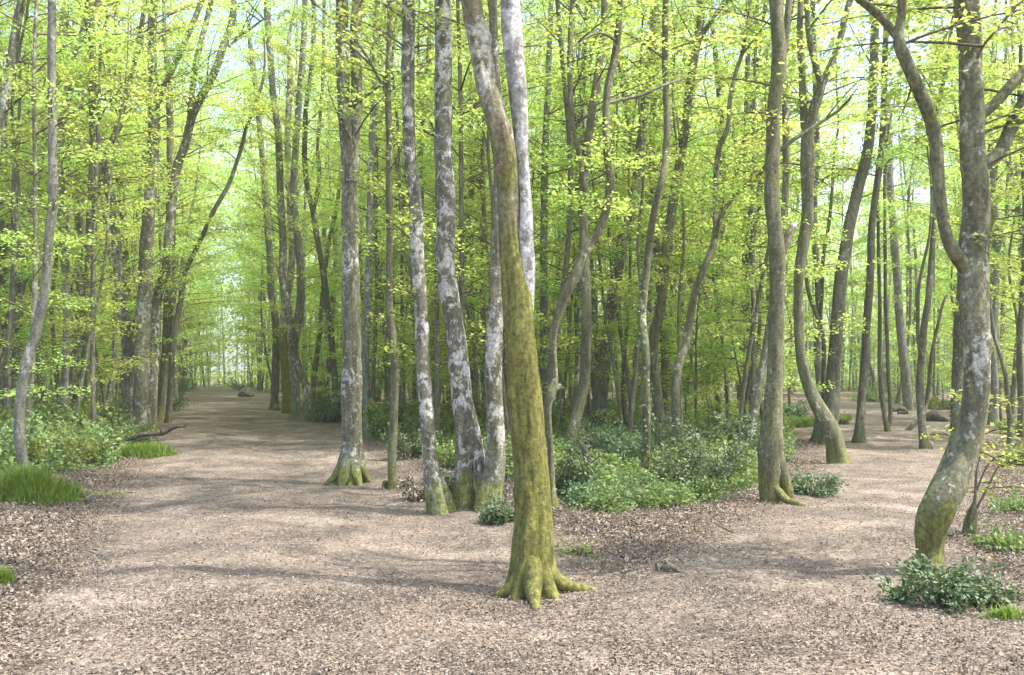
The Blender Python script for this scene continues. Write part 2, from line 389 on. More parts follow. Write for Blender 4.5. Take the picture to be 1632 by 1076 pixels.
TREES=[]       # (px, noun) landmarks used in the labels of the background trees
def traced_tree(label, name, pts, bk, limbs=(), Y=None, top=13, crown=None, sides=12, flare=(0.45,0.18,4), seed=0, rough=0.10, fine=0.0, roots=(), ivy=None, group=None, wander=0.2, cat='tree', limbk=None):
    rng=np.random.default_rng(1000+seed)
    bx,by,_=pts[0]
    if Y is None: Y=F*CH/(by-HZ)
    x0=(bx-CX)/F*Y; z0=float(gz(x0,Y))
    pts=list(pts)
    root=thing(name,(x0,Y,z0),label,cat,group)
    P,r=build_path(pts,Y,rng,wander,(top,0.012))
    P[0,2]=z0-0.06
    n=max(24,int((P[-1,2]-P[0,2])/(0.045 if Y<9 else 0.06 if Y<19 else 0.22)))
    Q=catmull(np.hstack([P,r[:,None]]),n); Q[:,3]=np.maximum(Q[:,3],0.008)
    mb=MB(); tube(mb,Q[:,:3],Q[:,3],sides,rough,(flare[0],flare[1],flare[2],rng.uniform(0,6.28)) if flare else None,rng=rng,fine=fine*1.35,knots=(16 if Y<9 else 9) if Y<19 else 0)
    mb.obj('trunk',BK[bk],root,(x0,Y,z0))
    anchors=[Q[:,:3]]
    for lm in limbs:
        lp=lm['pts']; LP,lr=build_path(lp,Y,rng,lm.get('wander',0.12),(lm['top'],0.008) if lm.get('top') else None)
        if lm.get('dy'):
            sc=np.linspace(0,1,len(LP))[:,None]
            for q in range(len(LP)):
                k=1+sc[q,0]*lm['dy']/Y; LP[q]=np.array([0,0,CH])+(LP[q]-np.array([0,0,CH]))*k; lr[q]*=k
        nn=max(12,int(np.linalg.norm(np.diff(LP,axis=0),axis=1).sum()/(0.08 if Y<16 else 0.25)))
        LQ=catmull(np.hstack([LP,lr[:,None]]),nn); LQ[:,3]=np.maximum(LQ[:,3],0.006)
        if not lm.get('top'): LQ[-1,3]=0.003
        m2=MB(); tube(m2,LQ[:,:3],LQ[:,3],sides if lm.get('big') else max(6,sides-4),rough*0.8,rng=rng,fine=fine*0.6)
        m2.obj(lm.get('name','branch'),BK[lm.get('bk',bk)],root,(x0,Y,z0)); anchors.append(LQ[:,:3])
    for rt in roots:
        RP=np.array([[*( (px-CX)/F*yd, yd),z] for px,yd,z,_ in rt]); rr=np.array([w/2/F*Y for *_,w in rt])
        z2=RP[0,2]*1.5; q=Q[np.argmin(np.abs(Q[:,2]-z2)),:3]; RP=np.vstack([q*0.8+np.array([RP[0,0],RP[0,1],z2])*0.2,RP]); rr=np.insert(rr,0,rr[0]*0.8)
        RQ=catmull(np.hstack([RP,rr[:,None]]),16); RQ[:,3]=np.maximum(RQ[:,3],0.006)
        m2=MB(); tube(m2,RQ[:,:3],RQ[:,3],12,0.22,rng=rng,fine=fine*1.6); m2.obj('root',BK[bk],root,(x0,Y,z0))
    if ivy:
        za,zb,cnt=ivy; m2=MB()
        T=Q[(Q[:,2]>za)&(Q[:,2]<zb)]
        i=rng.integers(0,len(T),cnt); a=rng.uniform(0,2*np.pi,cnt)
        keep=(np.sin(a*2+T[i,2]*2.2)+rng.normal(0,0.6,cnt))>-0.4; i=i[keep]; a=a[keep]
        rad=np.stack([np.cos(a),np.sin(a),0*a],1); pos=T[i,:3]+rad*(T[i,3]+rng.uniform(0.005,0.06,len(a)))[:,None]; pos[:,2]+=rng.normal(0,0.08,len(a))
        s=rng.uniform(0.03,0.065,len(a)); leaves(m2,pos,np.array([0,0,-1.0])+rad*0.3,s,s*0.9,rng,0.4,0,nbase=rad)
        m2.obj('ivy',IVY,root,(x0,Y,z0))
    if crown:
        m2=MB(); A=np.vstack(anchors)
        for c in (crown if isinstance(crown,list) else [crown]):
            crown_into(m2,A,c.get('n',24),c.get('L',(1.4,3.2)),c.get('leaves',6000),c.get('leaf',0.08),rng,c.get('z0',2.2),c.get('z1',top),Y<22,c.get('elev',(15,60)),c.get('az'),c.get('droop',0.5))
        m2.obj('crown',[LEAF,TWIG],root,(x0,Y,z0))
    TREES.append((bx,Y,label))
    return root

def taper(pts, w0, w1):
    """give a plain (x,y) polyline widths from w0 at the foot to w1 at the top"""
    k=len(pts); return [(p[0],p[1],w0+(w1-w0)*j/(k-1)) if len(p)==2 else p for j,p in enumerate(pts)]
T=taper
def CR(n,leaves_,z0,z1=None,L=(1.2,3.0),leaf=0.085,**k):
    d=dict(n=n,leaves=leaves_,z0=z0,L=L,leaf=leaf,**k)
    if z1: d['z1']=z1
    return d
# ---- foreground trees
# the mossy forked tree in the middle: twin stems, spreading roots
MY=7.1
traced_tree('big moss-covered tree in the middle, forking into two pale blotched stems above spreading roots','forked_tree',
 [(852,938,62),(851,905,59),(851,872,59),(851,822,58),(848,760,56),(842,700,55),(838,644,54),(833,590,52),(829,540,49),(825,488,46),(821,436,43),(816,384,40),(812,330,37),(809,290,36),(804,250,36),(796,208,36),(786,169,35),(775,130,34),(766,78,34),(757,35,33),(750,-10,31)],
 'moss',Y=MY,top=12,sides=44,rough=0.07,fine=0.045,flare=(0.95,0.21,5),seed=1,wander=0.03,
 limbs=[dict(pts=[(830,600,24),(833,530,30),(836,470,31),(839,420,28),(838,384,24),(839,345,21),(837,306,19),(833,260,20),(830,208,24),(826,156,29),(821,104,31),(816,52,32),(813,0,32)],top=12,bk='pale',big=True,name='stem',wander=0.02),
        dict(pts=[(815,350,22),(813,290,26),(810,240,25),(807,205,19),(805,180,9)],name='stub',bk='moss',wander=0.0,dy=-0.03)],
 roots=[[(838,MY,0.22,24),(825,MY-0.08,0.07,22),(808,MY-0.12,0.0,17),(794,MY-0.12,-0.03,10),(778,MY-0.1,-0.07,5)],
        [(850,MY-0.05,0.30,38),(850,MY-0.15,0.13,36),(850,MY-0.25,0.035,29),(852,MY-0.40,-0.005,18),(854,MY-0.58,-0.06,7)],
        [(866,MY-0.02,0.22,26),(884,MY-0.06,0.07,23),(905,MY-0.05,0.015,18),(934,MY-0.02,-0.015,12),(968,MY,-0.06,6)],
        [(866,MY+0.1,0.2,22),(885,MY+0.2,0.05,18),(905,MY+0.35,-0.05,8)]],
 crown=[CR(22,3978,5.2,12,(1.3,2.8),0.065)])
# white blotched pair and its neighbours
traced_tree('white-blotched slender tree with a mossy foot bent to the right, left of the twin-footed one','lichen_tree',
 [(706,818,40),(701,800,40),(692,765,33),(687,740,26),(681,670,23),(677,618,22.5),(673,566,22),(671,488,21.5),(667,430,21),(664,371,21),(661,306,20),(654,260,20),(651,182,20),(650,104,20.5),(651,26,21),(651,0,20)],
 'white',Y=10.9,top=13,sides=26,rough=0.08,fine=0.03,flare=(0.25,0.15,4),seed=2,wander=0.05,
 crown=[CR(16,3213,4.9,13,(1.2,2.6),0.065),CR(4,260,2.0,4.5,(0.5,0.9),0.055)])
traced_tree('stout white-blotched tree standing on two merging stems between slimmer lichened trunks','lichen_tree',
 [(740,812,36),(740,774,31),(741,722,31),(740,680,32),(737,644,33),(733,592,33),(727,540,31),(719,490,31),(713,450,30),(710,423,29),(711,358,30),(710,306,30),(708,260,29),(707,182,28),(707,78,27),(706,0,26)],
 'white',Y=11.0,top=13,sides=28,rough=0.08,fine=0.03,flare=(0.30,0.15,4),seed=3,wander=0.05,
 limbs=[dict(pts=[(768,806,24),(767,770,22),(763,735,20),(756,690,20),(746,645,19),(735,600,12)],name='stem',big=True,wander=0.02)],
 crown=[CR(16,3213,5.0,13,(1.2,2.6),0.065)])
traced_tree('grey lichened trunk half hidden behind the big mossy forked tree on its left','lichen_tree',
 [(776,815,42),(780,790,38),(788,748,33),(790,696,31),(788,644,29),(786,592,28),(788,540,26),(790,488,24),(793,410,22),(795,332,20),(796,250,18),(794,180,16),(788,100,14),(786,0,13)],
 'dappled',Y=10.8,top=13,sides=24,rough=0.09,fine=0.03,flare=(0.25,0.15,4),seed=4,wander=0.05,crown=[CR(14,2754,5.0,13,(1.2,2.6),0.065)])
# tree with the broad rooted foot beside the left path
CY7=14.0
traced_tree('sturdy straight tree with a broad mossy rooted foot on the edge of the left path','beech_tree',
 [(557,766,46),(558,745,38),(560,722,34),(560,644,32),(561,540,30),(560,514,28),(559,436,27),(558,358,25),(557,306,25),(559,265,26),(555,230,24),(548,156,22),(545,78,21),(545,0,20)],
 'dappled',Y=CY7,top=15,sides=28,rough=0.08,fine=0.03,flare=(0.8,0.3,5),seed=5,wander=0.04,
 limbs=[dict(pts=[(560,290,20),(562,240,19),(567,190,19),(569,130,18),(567,60,18),(570,0,17)],top=15,name='stem',big=True,wander=0.03,dy=0.15)],
 roots=[[(549,CY7,0.26,20),(542,CY7-0.1,0.17,19),(533,CY7-0.15,0.05,14),(522,CY7-0.15,-0.01,9),(510,CY7-0.15,-0.07,4)],
        [(553,CY7-0.1,0.32,20),(550,CY7-0.25,0.16,20),(546,CY7-0.35,0.05,15),(543,CY7-0.42,-0.04,8)],
        [(563,CY7-0.1,0.32,18),(567,CY7-0.25,0.15,17),(571,CY7-0.32,0.05,13),(575,CY7-0.38,-0.04,7)],
        [(569,CY7,0.28,17),(577,CY7-0.1,0.18,15),(584,CY7-0.12,0.06,11),(594,CY7-0.12,-0.04,6)]],
 crown=[CR(26,5202,4.3,15,(1.4,3.2),0.07),CR(7,700,5.6,8,(0.6,1.0),0.06)])
traced_tree('slender upright tree with a small stump at its foot, right of the broad rooted one','slender_tree',
 T([(626,780),(625,722),(628,644),(628,566),(624,530),(621,501),(620,462),(621,410),(621,358),(620,306),(620,260),(620,195),(618,143),(620,78),(621,0)],14,8.5),
 'olive',Y=13.2,top=13,sides=16,rough=0.1,fine=0.03,seed=6,wander=0.05,
 limbs=[dict(pts=[(617,150,5),(600,118,5),(587,94,5),(567,65,5),(545,40,4.5),(520,22,4),(491,-4,3.5)],wander=0.2),
        dict(pts=[(613,783,9),(613,774,9),(615,766,8)],name='stump')],
 crown=[CR(14,2907,4.2,13,(1.0,2.3),0.07),CR(7,800,1.8,5.5,(0.6,1.2),0.06)])
traced_tree('grey flared trunk standing just behind the broad rooted tree','slender_tree',
 T([(590,697),(585,672),(583,618),(582,560),(585,480),(588,400),(590,330),(592,250),(596,160),(598,80),(600,0)],12,10),'grey',top=16,seed=7,flare=(0.7,0.35,4),
 crown=CR(24,3978,3.2,16,(1.4,3.0)))
# thin curved tree right behind the mossy one
traced_tree('thin knotty tree beside the mossy forked one, sweeping right with a bare side branch','knotty_tree',
 [(881,808,16),(879,770,10),(878,722,9.5),(876,690,9.5),(875,644,10.5),(879,625,15),(883,612,12),(882,566,11),(881,540,12),(886,514,13),(896,483,15),(905,462,16),(914,446,16),(928,410,15.5),(944,384,15),(957,361,14.5),(967,330,13.5),(973,280,13),(968,250,12),(966,208,12),(967,156,12),(973,120,11.5),(980,91,11),(985,52,10.5),(989,0,10)],
 'olive',Y=11.0,top=12,sides=20,rough=0.10,fine=0.03,seed=8,wander=0.04,
 limbs=[dict(pts=[(970,164,6),(985,160,6),(1024,151,5.5),(1050,139,5),(1070,132,4.5),(1091,125,4)],wander=0.15,dy=0.8),
        dict(pts=[(980,64,5),(961,53,4.5),(930,62,4),(912,75,3)],wander=0.1,dy=-0.6),
        dict(pts=[(880,620,10),(888,618,10),(893,612,8)],name='burl')],
 crown=[CR(16,3213,4.4,12,(1.0,2.3),0.065),CR(7,900,3.2,4.6,(0.6,1.2),0.055)])
# right foreground
traced_tree('thick leaning blotched tree with a big arching limb and ivy round its foot at right','forked_tree',
 [(1482,925,42),(1482,905,40),(1482,873,40),(1483,848,45),(1492,822,50),(1502,800,50),(1512,780,50),(1524,748,47),(1535,718,47),(1544,692,45),(1554,644,41),(1557,592,40),(1555,540,42),(1552,488,43),(1550,440,44),(1551,410,46),(1553,384,44),(1557,332,42),(1555,290,40),(1550,240,39),(1550,182,37),(1547,130,34),(1546,80,34),(1543,40,35),(1540,0,35)],
 'spotted',Y=7.5,top=11,sides=36,rough=0.07,fine=0.035,flare=(0.15,0.12,4),seed=9,wander=0.05,
 limbs=[dict(pts=[(1547,440,24),(1536,422,24),(1524,408,22),(1511,384,19),(1502,345,18),(1497,306,18),(1494,260,19),(1490,221,20),(1484,193,21),(1472,161,21),(1458,130,20),(1445,99,20),(1434,73,19),(1432,55,16),(1437,26,14),(1438,0,14)],top=9,bk='olive',big=True,wander=0.04,dy=-0.35),
        dict(pts=[(1436,78,14),(1429,56,14),(1418,44,13.5),(1399,23,13),(1381,8,12.5),(1362,-8,12)],top=8,bk='olive',wander=0.04,dy=-0.2),
        dict(pts=[(1552,195,18),(1568,179,18),(1584,167,17),(1602,146,17),(1621,125,17),(1640,105,16)],top=8,bk='olive',wander=0.05,dy=0.4),
        dict(pts=[(1552,275,22),(1572,260,21),(1594,242,21),(1607,213,21),(1618,187,21),(1640,150,20)],top=8,bk='dark',wander=0.05,dy=0.6),
        dict(pts=[(1556,100,4),(1566,75,4),(1587,49,3.5),(1623,5,3)],wander=0.05,dy=-0.4),
        dict(pts=[(1553,380,16),(1568,372,15),(1580,352,9),(1583,330,5)],bk='moss',name='burl',wander=0.02)],
 crown=[CR(24,3427,4.0,11,(1.0,2.6),0.065),CR(22,3213,2.6,4.6,(0.8,1.8),0.06,az=(0.5,0.9),elev=(0,40))])
traced_tree('dark mossy stump-like sapling with thin stems behind the thick leaning tree','sapling',
 [(1546,864,24),(1546,840,21),(1550,815,14),(1553,800,6),(1555,780,4.5),(1556,755,3.5),(1560,735,2.5)],'dark',Y=9.0,top=1.3,sides=12,seed=10,wander=0.02,flare=(0.3,0.1,4),
 limbs=[dict(pts=[(1549,820,4.5),(1562,800,4),(1578,768,3.5),(1590,745,2.5)],wander=0.02),dict(pts=[(1555,785,3),(1580,735,2.5),(1607,722,2)],wander=0.02,dy=-0.3)],
 crown=[CR(14,620,0.4,1.4,(0.3,0.75),0.055,elev=(0,35))])
traced_tree('olive trunk with a short mossy stub and a split foot, right of the holly thicket','hornbeam_tree',
 [(1230,800,34),(1226,770,32),(1225,748,32),(1226,720,35),(1229,696,35),(1232,644,29),(1236,592,26),(1237,540,25),(1238,488,24),(1239,440,24.5),(1238,400,25),(1234,358,24),(1230,319,23.5),(1230,280,23.5),(1232,230,22.5),(1233,169,21.5),(1240,117,22),(1242,80,22),(1239,39,21),(1237,0,21)],
 'olive',Y=11.7,top=13,sides=26,rough=0.08,fine=0.03,flare=(0.2,0.15,4),seed=11,wander=0.04,
 limbs=[dict(pts=[(1259,797,16),(1254,778,17),(1245,748,20),(1236,715,19),(1231,685,10)],name='stem',big=True,wander=0.02),
        dict(pts=[(1241,410,19),(1250,390,18),(1258,372,15),(1265,360,11),(1270,352,5)],name='stub',bk='moss',wander=0.01),
        dict(pts=[(1245,100,12),(1252,60,11),(1256,20,10),(1258,0,10)],top=12,name='stem',wander=0.03,dy=0.2)],
 roots=[[(1240,11.6,0.15,14),(1256,11.45,0.06,11),(1275,11.35,0.035,8),(1295,11.25,-0.02,4)]],
 crown=[CR(18,3825,4.8,13,(1.2,2.6),0.065),CR(6,700,3.6,5,(0.6,1.1),0.055)])
traced_tree('grey-olive tree whose foot sweeps down to the right in a long curve','curved_tree',
 [(1337,740,34),(1333,722,31),(1329,696,28),(1317,670,25),(1301,644,22),(1288,613,19),(1278,579,16.5),(1274,540,15),(1272,488,15),(1274,436,16.5),(1281,384,17.5),(1287,345,18),(1287,306,19),(1287,260,22),(1287,221,20),(1294,185,17),(1305,150,15),(1309,132,14)],
 'olive',Y=16.8,top=6.9,sides=20,rough=0.09,fine=0.02,flare=(0.35,0.15,4),seed=12,wander=0.05,
 limbs=[dict(pts=[(1309,138,11),(1300,104,10),(1293,78,9.5),(1288,45,9),(1285,0,8)],top=13,wander=0.05),
        dict(pts=[(1309,138,12),(1324,104,11),(1337,70,10.5),(1346,30,10),(1355,0,9)],top=13,wander=0.05,dy=0.5),
        dict(pts=[(1286,250,14),(1284,221,14),(1281,180,12),(1278,120,11),(1275,50,10),(1276,0,9)],top=13,name='stem',wander=0.05,dy=0.6)],
 crown=[CR(22,4406,4.6,13,(1.2,2.8),0.075),CR(12,1224,3.2,7,(0.8,1.6),0.07)])
# ---- middle distance, centre right
traced_tree('brown-olive tree leaning right at its foot just past the thin knotty one','hornbeam_tree',
 T([(911,722),(910,701),(918,670),(927,631),(933,592),(934,553),(934,514),(935,475),(933,426),(931,384),(930,332),(932,280),(938,221),(943,182),(953,117),(960,78),(964,0)],19,12),'olive',top=15,seed=13,sides=16,
 limbs=[dict(pts=[(932,300,8),(926,260,8),(914,208,8),(909,150,8),(908,60,7)],top=14)],crown=CR(26,5967,2.4,15,(1.2,3.0),0.07))
traced_tree('short bare dead sapling stem standing in the undergrowth behind the mossy tree','dead_sapling',
 [(935,793,9),(935,760,8),(934,722,8),(930,712,7.5),(924,704,6)],'dark',Y=12.2,top=0.85,sides=10,seed=14,wander=0.01,
 limbs=[dict(pts=[(934,742,3),(946,735,2.5),(956,725,2)],wander=0.01)])
traced_tree('ivy-dark tree with a stooping foot that straightens and leans right','ivy_clad_tree',
 T([(948,700),(951,685),(956,657),(960,618),(962,592),(966,553),(971,520),(972,501),(979,462),(985,426),(991,389),(1000,358),(1010,319),(1016,285),(1018,260),(1024,208),(1029,156),(1033,104),(1041,52),(1043,0)],22,13),'dark',top=15,seed=15,sides=16,ivy=(0.1,3.6,420),crown=CR(24,5569,2.8,15,(1.2,3.0),0.07))
traced_tree('slim straight ivy-speckled trunk rising from the holly in the middle of the wedge','ivy_clad_tree',
 T([(1029,762),(1029,720),(1030,696),(1029,618),(1028,553),(1024,520),(1024,501),(1028,449),(1034,397),(1039,358),(1047,319),(1056,285),(1060,260),(1063,208),(1062,156),(1060,91),(1062,0)],14,10),'olive',Y=14.5,top=13,seed=16,sides=16,ivy=(0.2,3.2,380),crown=CR(20,3978,3.6,13,(1.0,2.5),0.072))
traced_tree('tall olive tree bowed gently right and forking high beside the ivy-speckled trunk','forked_tree',
 T([(1059,708),(1052,670),(1046,618),(1042,566),(1043,530),(1050,501),(1058,436),(1063,384),(1071,332),(1077,293),(1084,260),(1090,221),(1097,156),(1104,104),(1111,65),(1117,31),(1116,0)],18,12),'olive',top=16,seed=17,sides=16,
 limbs=[dict(pts=[(1110,72,8),(1123,49,8),(1146,16,7),(1165,-5,6)],top=13)],crown=CR(26,5967,3.2,16,(1.3,3.0),0.07))
traced_tree('crooked olive tree with a forked top whose right limb reaches far across','forked_tree',
 T([(1076,726),(1077,670),(1077,618),(1083,577),(1093,548),(1096,530),(1103,488),(1110,457),(1123,426),(1136,394),(1141,360),(1141,332),(1141,293),(1143,260),(1147,234),(1158,208),(1164,156),(1174,112),(1182,88),(1190,40)],15,6),'olive',Y=18.0,top=9,seed=18,sides=16,
 limbs=[dict(pts=[(1138,385,9),(1143,362,9),(1151,340,8.5),(1169,314,8),(1190,296,8),(1208,280,7.5),(1225,258,7),(1243,239,6.5),(1280,213,6),(1316,190,5.5),(1342,172,5),(1368,138,4)],wander=0.4,dy=-2.2)],
 crown=[CR(22,3978,3.2,9,(1.0,2.6),0.075)])
traced_tree('dark upright trunk behind the crooked forked tree, foot in green brush','woodland_tree',
 T([(1100,668),(1097,618),(1096,579),(1092,530),(1089,488),(1088,410),(1089,345),(1091,293),(1096,220),(1104,140),(1112,40)],12,9),'dark',top=17,seed=19,crown=CR(24,5171,2.6,17,(1.4,3.2),0.082))
traced_tree('leftmost of the slim upright trunks clustered left of the stub-bearing tree','woodland_tree',
 T([(1131,648),(1126,566),(1122,500),(1115,420),(1108,340),(1102,260),(1100,120)],11,7),'grey',top=17,seed=20,crown=CR(24,5171,2.6,17,(1.4,3.2),0.088))
traced_tree('plain pale trunk second from the left in the cluster left of the stub-bearing tree','woodland_tree',
 T([(1160,646),(1164,566),(1163,500),(1160,430),(1165,350),(1172,230),(1170,100)],11,8),'dappled',top=17,seed=21,crown=CR(24,5171,2.6,17,(1.4,3.2),0.088))
traced_tree('dark trunk with a yellow mossy foot in the cluster left of the stub-bearing tree','woodland_tree',
 T([(1180,661),(1181,630),(1184,566),(1185,514),(1188,436),(1188,358),(1190,306),(1195,220),(1200,150),(1205,20)],13,10),'dark',top=17,seed=22,crown=CR(24,5171,2.6,17,(1.4,3.2),0.09))
traced_tree('dark leaning trunk close behind the stub-bearing tree on its left','woodland_tree',
 T([(1194,652),(1197,566),(1203,500),(1206,420),(1212,330),(1215,260),(1222,100)],10,7),'dark',top=17,seed=23,crown=CR(24,5171,2.6,17,(1.4,3.2),0.088))
traced_tree('rightmost thin trunk of the cluster, almost touching the stub-bearing tree','woodland_tree',
 T([(1208,650),(1210,566),(1214,480),(1213,400),(1209,300),(1204,180)],9,6),'olive',top=15,seed=24,crown=CR(20,4972,2.6,15,(1.4,3.0),0.088))
# ---- middle distance, right
traced_tree('slim grey trunk directly behind the long-curved tree, standing upright','slender_tree',
 T([(1301,702),(1305,680),(1307,640),(1306,605),(1302,566),(1305,514),(1304,462),(1302,423),(1298,384),(1297,340),(1302,250),(1300,150),(1296,40)],13,8),'grey',Y=22.5,top=15,seed=25,flare=(0.7,0.3,4),crown=CR(20,4773,3.2,15,(1.2,2.8),0.072))
traced_tree('wavy thin trunk just right of the upright one behind the long-curved tree','slender_tree',
 T([(1313,704),(1313,644),(1313,600),(1313,553),(1310,527),(1298,493),(1288,465),(1285,441),(1284,400)],9,5),'olive',Y=22.0,top=6.5,seed=26,
 limbs=[dict(pts=[(1306,515,6),(1310,470,6),(1312,410,6),(1321,358,5.5),(1326,306,5),(1330,240,4)],top=10,wander=0.1)],crown=CR(14,3480,3.2,9,(0.9,2.0),0.07))
traced_tree('thick dark tree leaning right beyond the long-curved tree, ivy hanging high on it','ivy_clad_tree',
 T([(1322,706),(1325,660),(1327,618),(1330,566),(1334,527),(1338,462),(1345,410),(1354,358),(1363,319),(1372,285),(1378,260),(1385,224),(1389,182),(1392,130),(1394,65),(1396,0)],24,12),'dark',Y=21,top=15,seed=27,sides=16,ivy=(6.0,9.0,500),crown=CR(24,5569,3.4,15,(1.2,2.8),0.07))
traced_tree('dark straight trunk with a flared foot standing alone on the bare right path edge','slender_tree',
 T([(1369,706),(1370,690),(1373,644),(1377,592),(1380,540),(1382,509),(1386,462),(1388,410),(1390,358),(1396,306),(1404,247),(1407,208),(1409,150),(1412,60)],14,9),'dark',top=15,seed=28,flare=(1.0,0.25,4),crown=CR(20,4773,3.6,15,(1.2,2.8),0.07))
traced_tree('pair of very thin dark stems rising from one foot right of the lone dark trunk','twin_stem_tree',
 T([(1416,690),(1411,670),(1405,631),(1402,579),(1402,540),(1402,488),(1400,384),(1399,280)],7.5,5),'dark',top=10,seed=29,
 limbs=[dict(pts=T([(1416,688),(1419,665),(1416,605),(1414,540),(1412,488),(1411,410),(1410,340),(1413,240)],7,5),top=10,name='stem',wander=0.1)],flare=(0.8,0.2,3),crown=CR(14,3480,3.0,10,(0.9,2.0),0.072))
traced_tree('thin leaning stem with a spread foot far back where the right path bends','slender_tree',
 T([(1393,632),(1392,600),(1386,579),(1383,540),(1380,500),(1384,420)],7,5),'olive',top=12,seed=30,crown=CR(14,4176,3.0,12,(1.2,2.4),0.096))
traced_tree('grey trunk leaning left far back beside the fallen logs','woodland_tree',
 T([(1448,647),(1444,605),(1440,566),(1436,530),(1433,501),(1431,462),(1427,410),(1424,358),(1420,319),(1416,200)],15,11),'grey',Y=42,top=16,seed=31,crown=CR(22,4375,3.4,16,(1.4,3.0),0.088))
traced_tree('dark slim tree forking low, standing on the right path left of the blotched tree','forked_tree',
 T([(1476,714),(1471,690),(1467,644),(1467,592),(1470,556),(1472,530),(1476,501),(1481,462),(1485,410),(1488,358),(1487,306),(1488,200)],13,8),'dark',Y=20.3,top=13,seed=32,flare=(0.9,0.22,4),
 limbs=[dict(pts=T([(1470,570),(1464,548),(1463,501),(1464,457),(1472,418),(1480,384),(1484,340)],7,4),top=8,wander=0.1)],crown=CR(16,4176,3.6,13,(1.1,2.4),0.07))
traced_tree('thin stem slanting right from a low creeping foot beside the dark forking tree','slender_tree',
 T([(1444,688),(1456,676),(1470,662),(1476,640),(1480,618),(1483,579),(1488,548),(1496,514),(1503,483),(1514,465),(1527,457)],9,3),'dark',Y=26,top=4.3,seed=33,flare=None,crown=CR(8,900,2.2,4.3,(0.6,1.2),0.07))
traced_tree('ivy-covered dark trunk touching the left side of the thick leaning tree','ivy_clad_tree',
 T([(1525,702),(1524,660),(1526,600),(1528,560),(1530,500),(1536,420),(1541,330),(1545,240),(1548,100)],19,12),'dark',Y=22,top=14,seed=34,ivy=(0.1,4.5,600),crown=CR(18,4972,3.4,14,(1.2,2.6),0.072))
traced_tree('smooth bluish-grey trunk just right of the thick leaning tree, forking upward','forked_tree',
 T([(1581,677),(1583,640),(1583,618),(1581,553),(1584,500),(1587,436),(1588,397),(1586,350),(1582,280)],17,9),'grey',top=13,seed=35,
 limbs=[dict(pts=T([(1588,410),(1597,371),(1605,345),(1605,306),(1609,240)],8,5),top=11,wander=0.15)],crown=CR(16,4972,3.2,13,(1.2,2.6),0.09))
traced_tree('small bent dark tree with a side stub near the right edge','slender_tree',
 T([(1610,716),(1610,670),(1606,644),(1602,592),(1594,566),(1586,540),(1580,500)],9,5),'dark',Y=20,top=7,seed=36,
 limbs=[dict(pts=T([(1609,672),(1618,664),(1627,660)],4,2.5),wander=0.02)],crown=CR(12,2754,2.0,7,(0.9,2.0),0.075))
traced_tree('dark trunk cut by the right edge of the view','slender_tree',
 T([(1628,690),(1627,620),(1625,560),(1629,480),(1634,380),(1630,250)],11,8),'dark',Y=24,top=13,seed=37,crown=CR(18,4455,2.0,13,(1.2,2.6),0.07))
# ---- left of the long path
traced_tree('slim curved grey trunk rising out of the tall grass tuft at far left','curved_tree',
 T([(45,786),(40,755),(34,722),(30,670),(35,618),(42,579),(53,545),(62,506),(72,457),(75,410),(79,366),(84,332),(86,293),(84,260),(84,182),(82,104),(82,0)],17,12.5),'grey',Y=12.8,top=12,seed=38,sides=18,rough=0.08,fine=0.02,wander=0.05,flare=(0.2,0.15,3),crown=[CR(16,3289,4.2,12,(1.0,2.3),0.065),CR(5,500,3,4.5,(0.7,1.3),0.06)])
traced_tree('blotchy trunk bending right behind the curved grey one at far left','hornbeam_tree',
 T([(22,684),(23,640),(24,587),(27,540),(29,488),(29,446),(34,405),(38,371),(48,332),(58,290),(68,225),(80,160),(96,80),(104,0)],15,11),'dappled',Y=27,top=15,seed=39,crown=CR(24,5967,2.0,15,(1.3,3.0),0.072))
traced_tree('smooth trunk slanting up to the right from behind the curved grey one','leaning_tree',
 T([(101,668),(105,566),(107,488),(104,436),(102,371),(97,300),(94,240),(100,190),(108,150),(120,99),(138,39),(153,0)],11,14),'grey',Y=25,top=15,seed=40,crown=CR(24,5967,2.2,15,(1.3,3.0),0.072))
traced_tree('dark straight tree with a pale foot in the wood left of the path','woodland_tree',
 T([(104,677),(107,650),(115,605),(121,560),(126,500),(126,420),(127,340),(122,260),(124,200),(130,146),(134,40)],12,9),'dappled',Y=29,top=16,seed=41,crown=CR(24,5967,2.0,16,(1.3,3.0),0.072))
traced_tree('trunk slanting out past the top left edge of the view','leaning_tree',
 T([(-42,705),(-30,450),(-12,280),(1,208),(13,130),(29,26),(34,0)],17,12),'dappled',Y=21,top=13,seed=42,crown=CR(20,5171,2.2,13,(1.2,2.8),0.07))
traced_tree('black-patched trunk cut by the left edge of the view','woodland_tree',
 T([(5,662),(9,600),(8,540),(4,470),(2,400),(0,340),(-3,250),(-6,100)],15,11),'dark',Y=30,top=16,seed=43,crown=CR(22,5967,2.0,16,(1.3,3.0),0.072))
traced_tree('very thin dark stem rising between the two pale-footed trunks at left','slender_tree',
 T([(97,677),(92,620),(87,560),(82,500),(88,430),(94,350)],8,5),'olive',Y=28,top=12,seed=44,crown=CR(16,4972,2.0,12,(1.0,2.4),0.072))
traced_tree('slim pitted grey trunk left of the holly on the left bank','woodland_tree',
 T([(133,682),(135,600),(134,527),(139,480),(145,410),(150,358),(152,300),(149,200),(141,100),(138,0)],11,8),'dappled',Y=27,top=15,seed=45,crown=CR(24,5967,2.0,15,(1.2,2.8),0.072))
traced_tree('grey tree bending left as it climbs, beside the big white-grey forked one','woodland_tree',
 T([(205,688),(204,644),(201,592),(203,553),(199,520),(193,488),(189,436),(185,384),(180,332),(168,280),(160,247),(156,208),(151,170),(147,130),(144,60),(143,0)],18,12),'grey',Y=26.5,top=16,seed=46,sides=14,crown=CR(26,6762,2.0,16,(1.4,3.2),0.072))
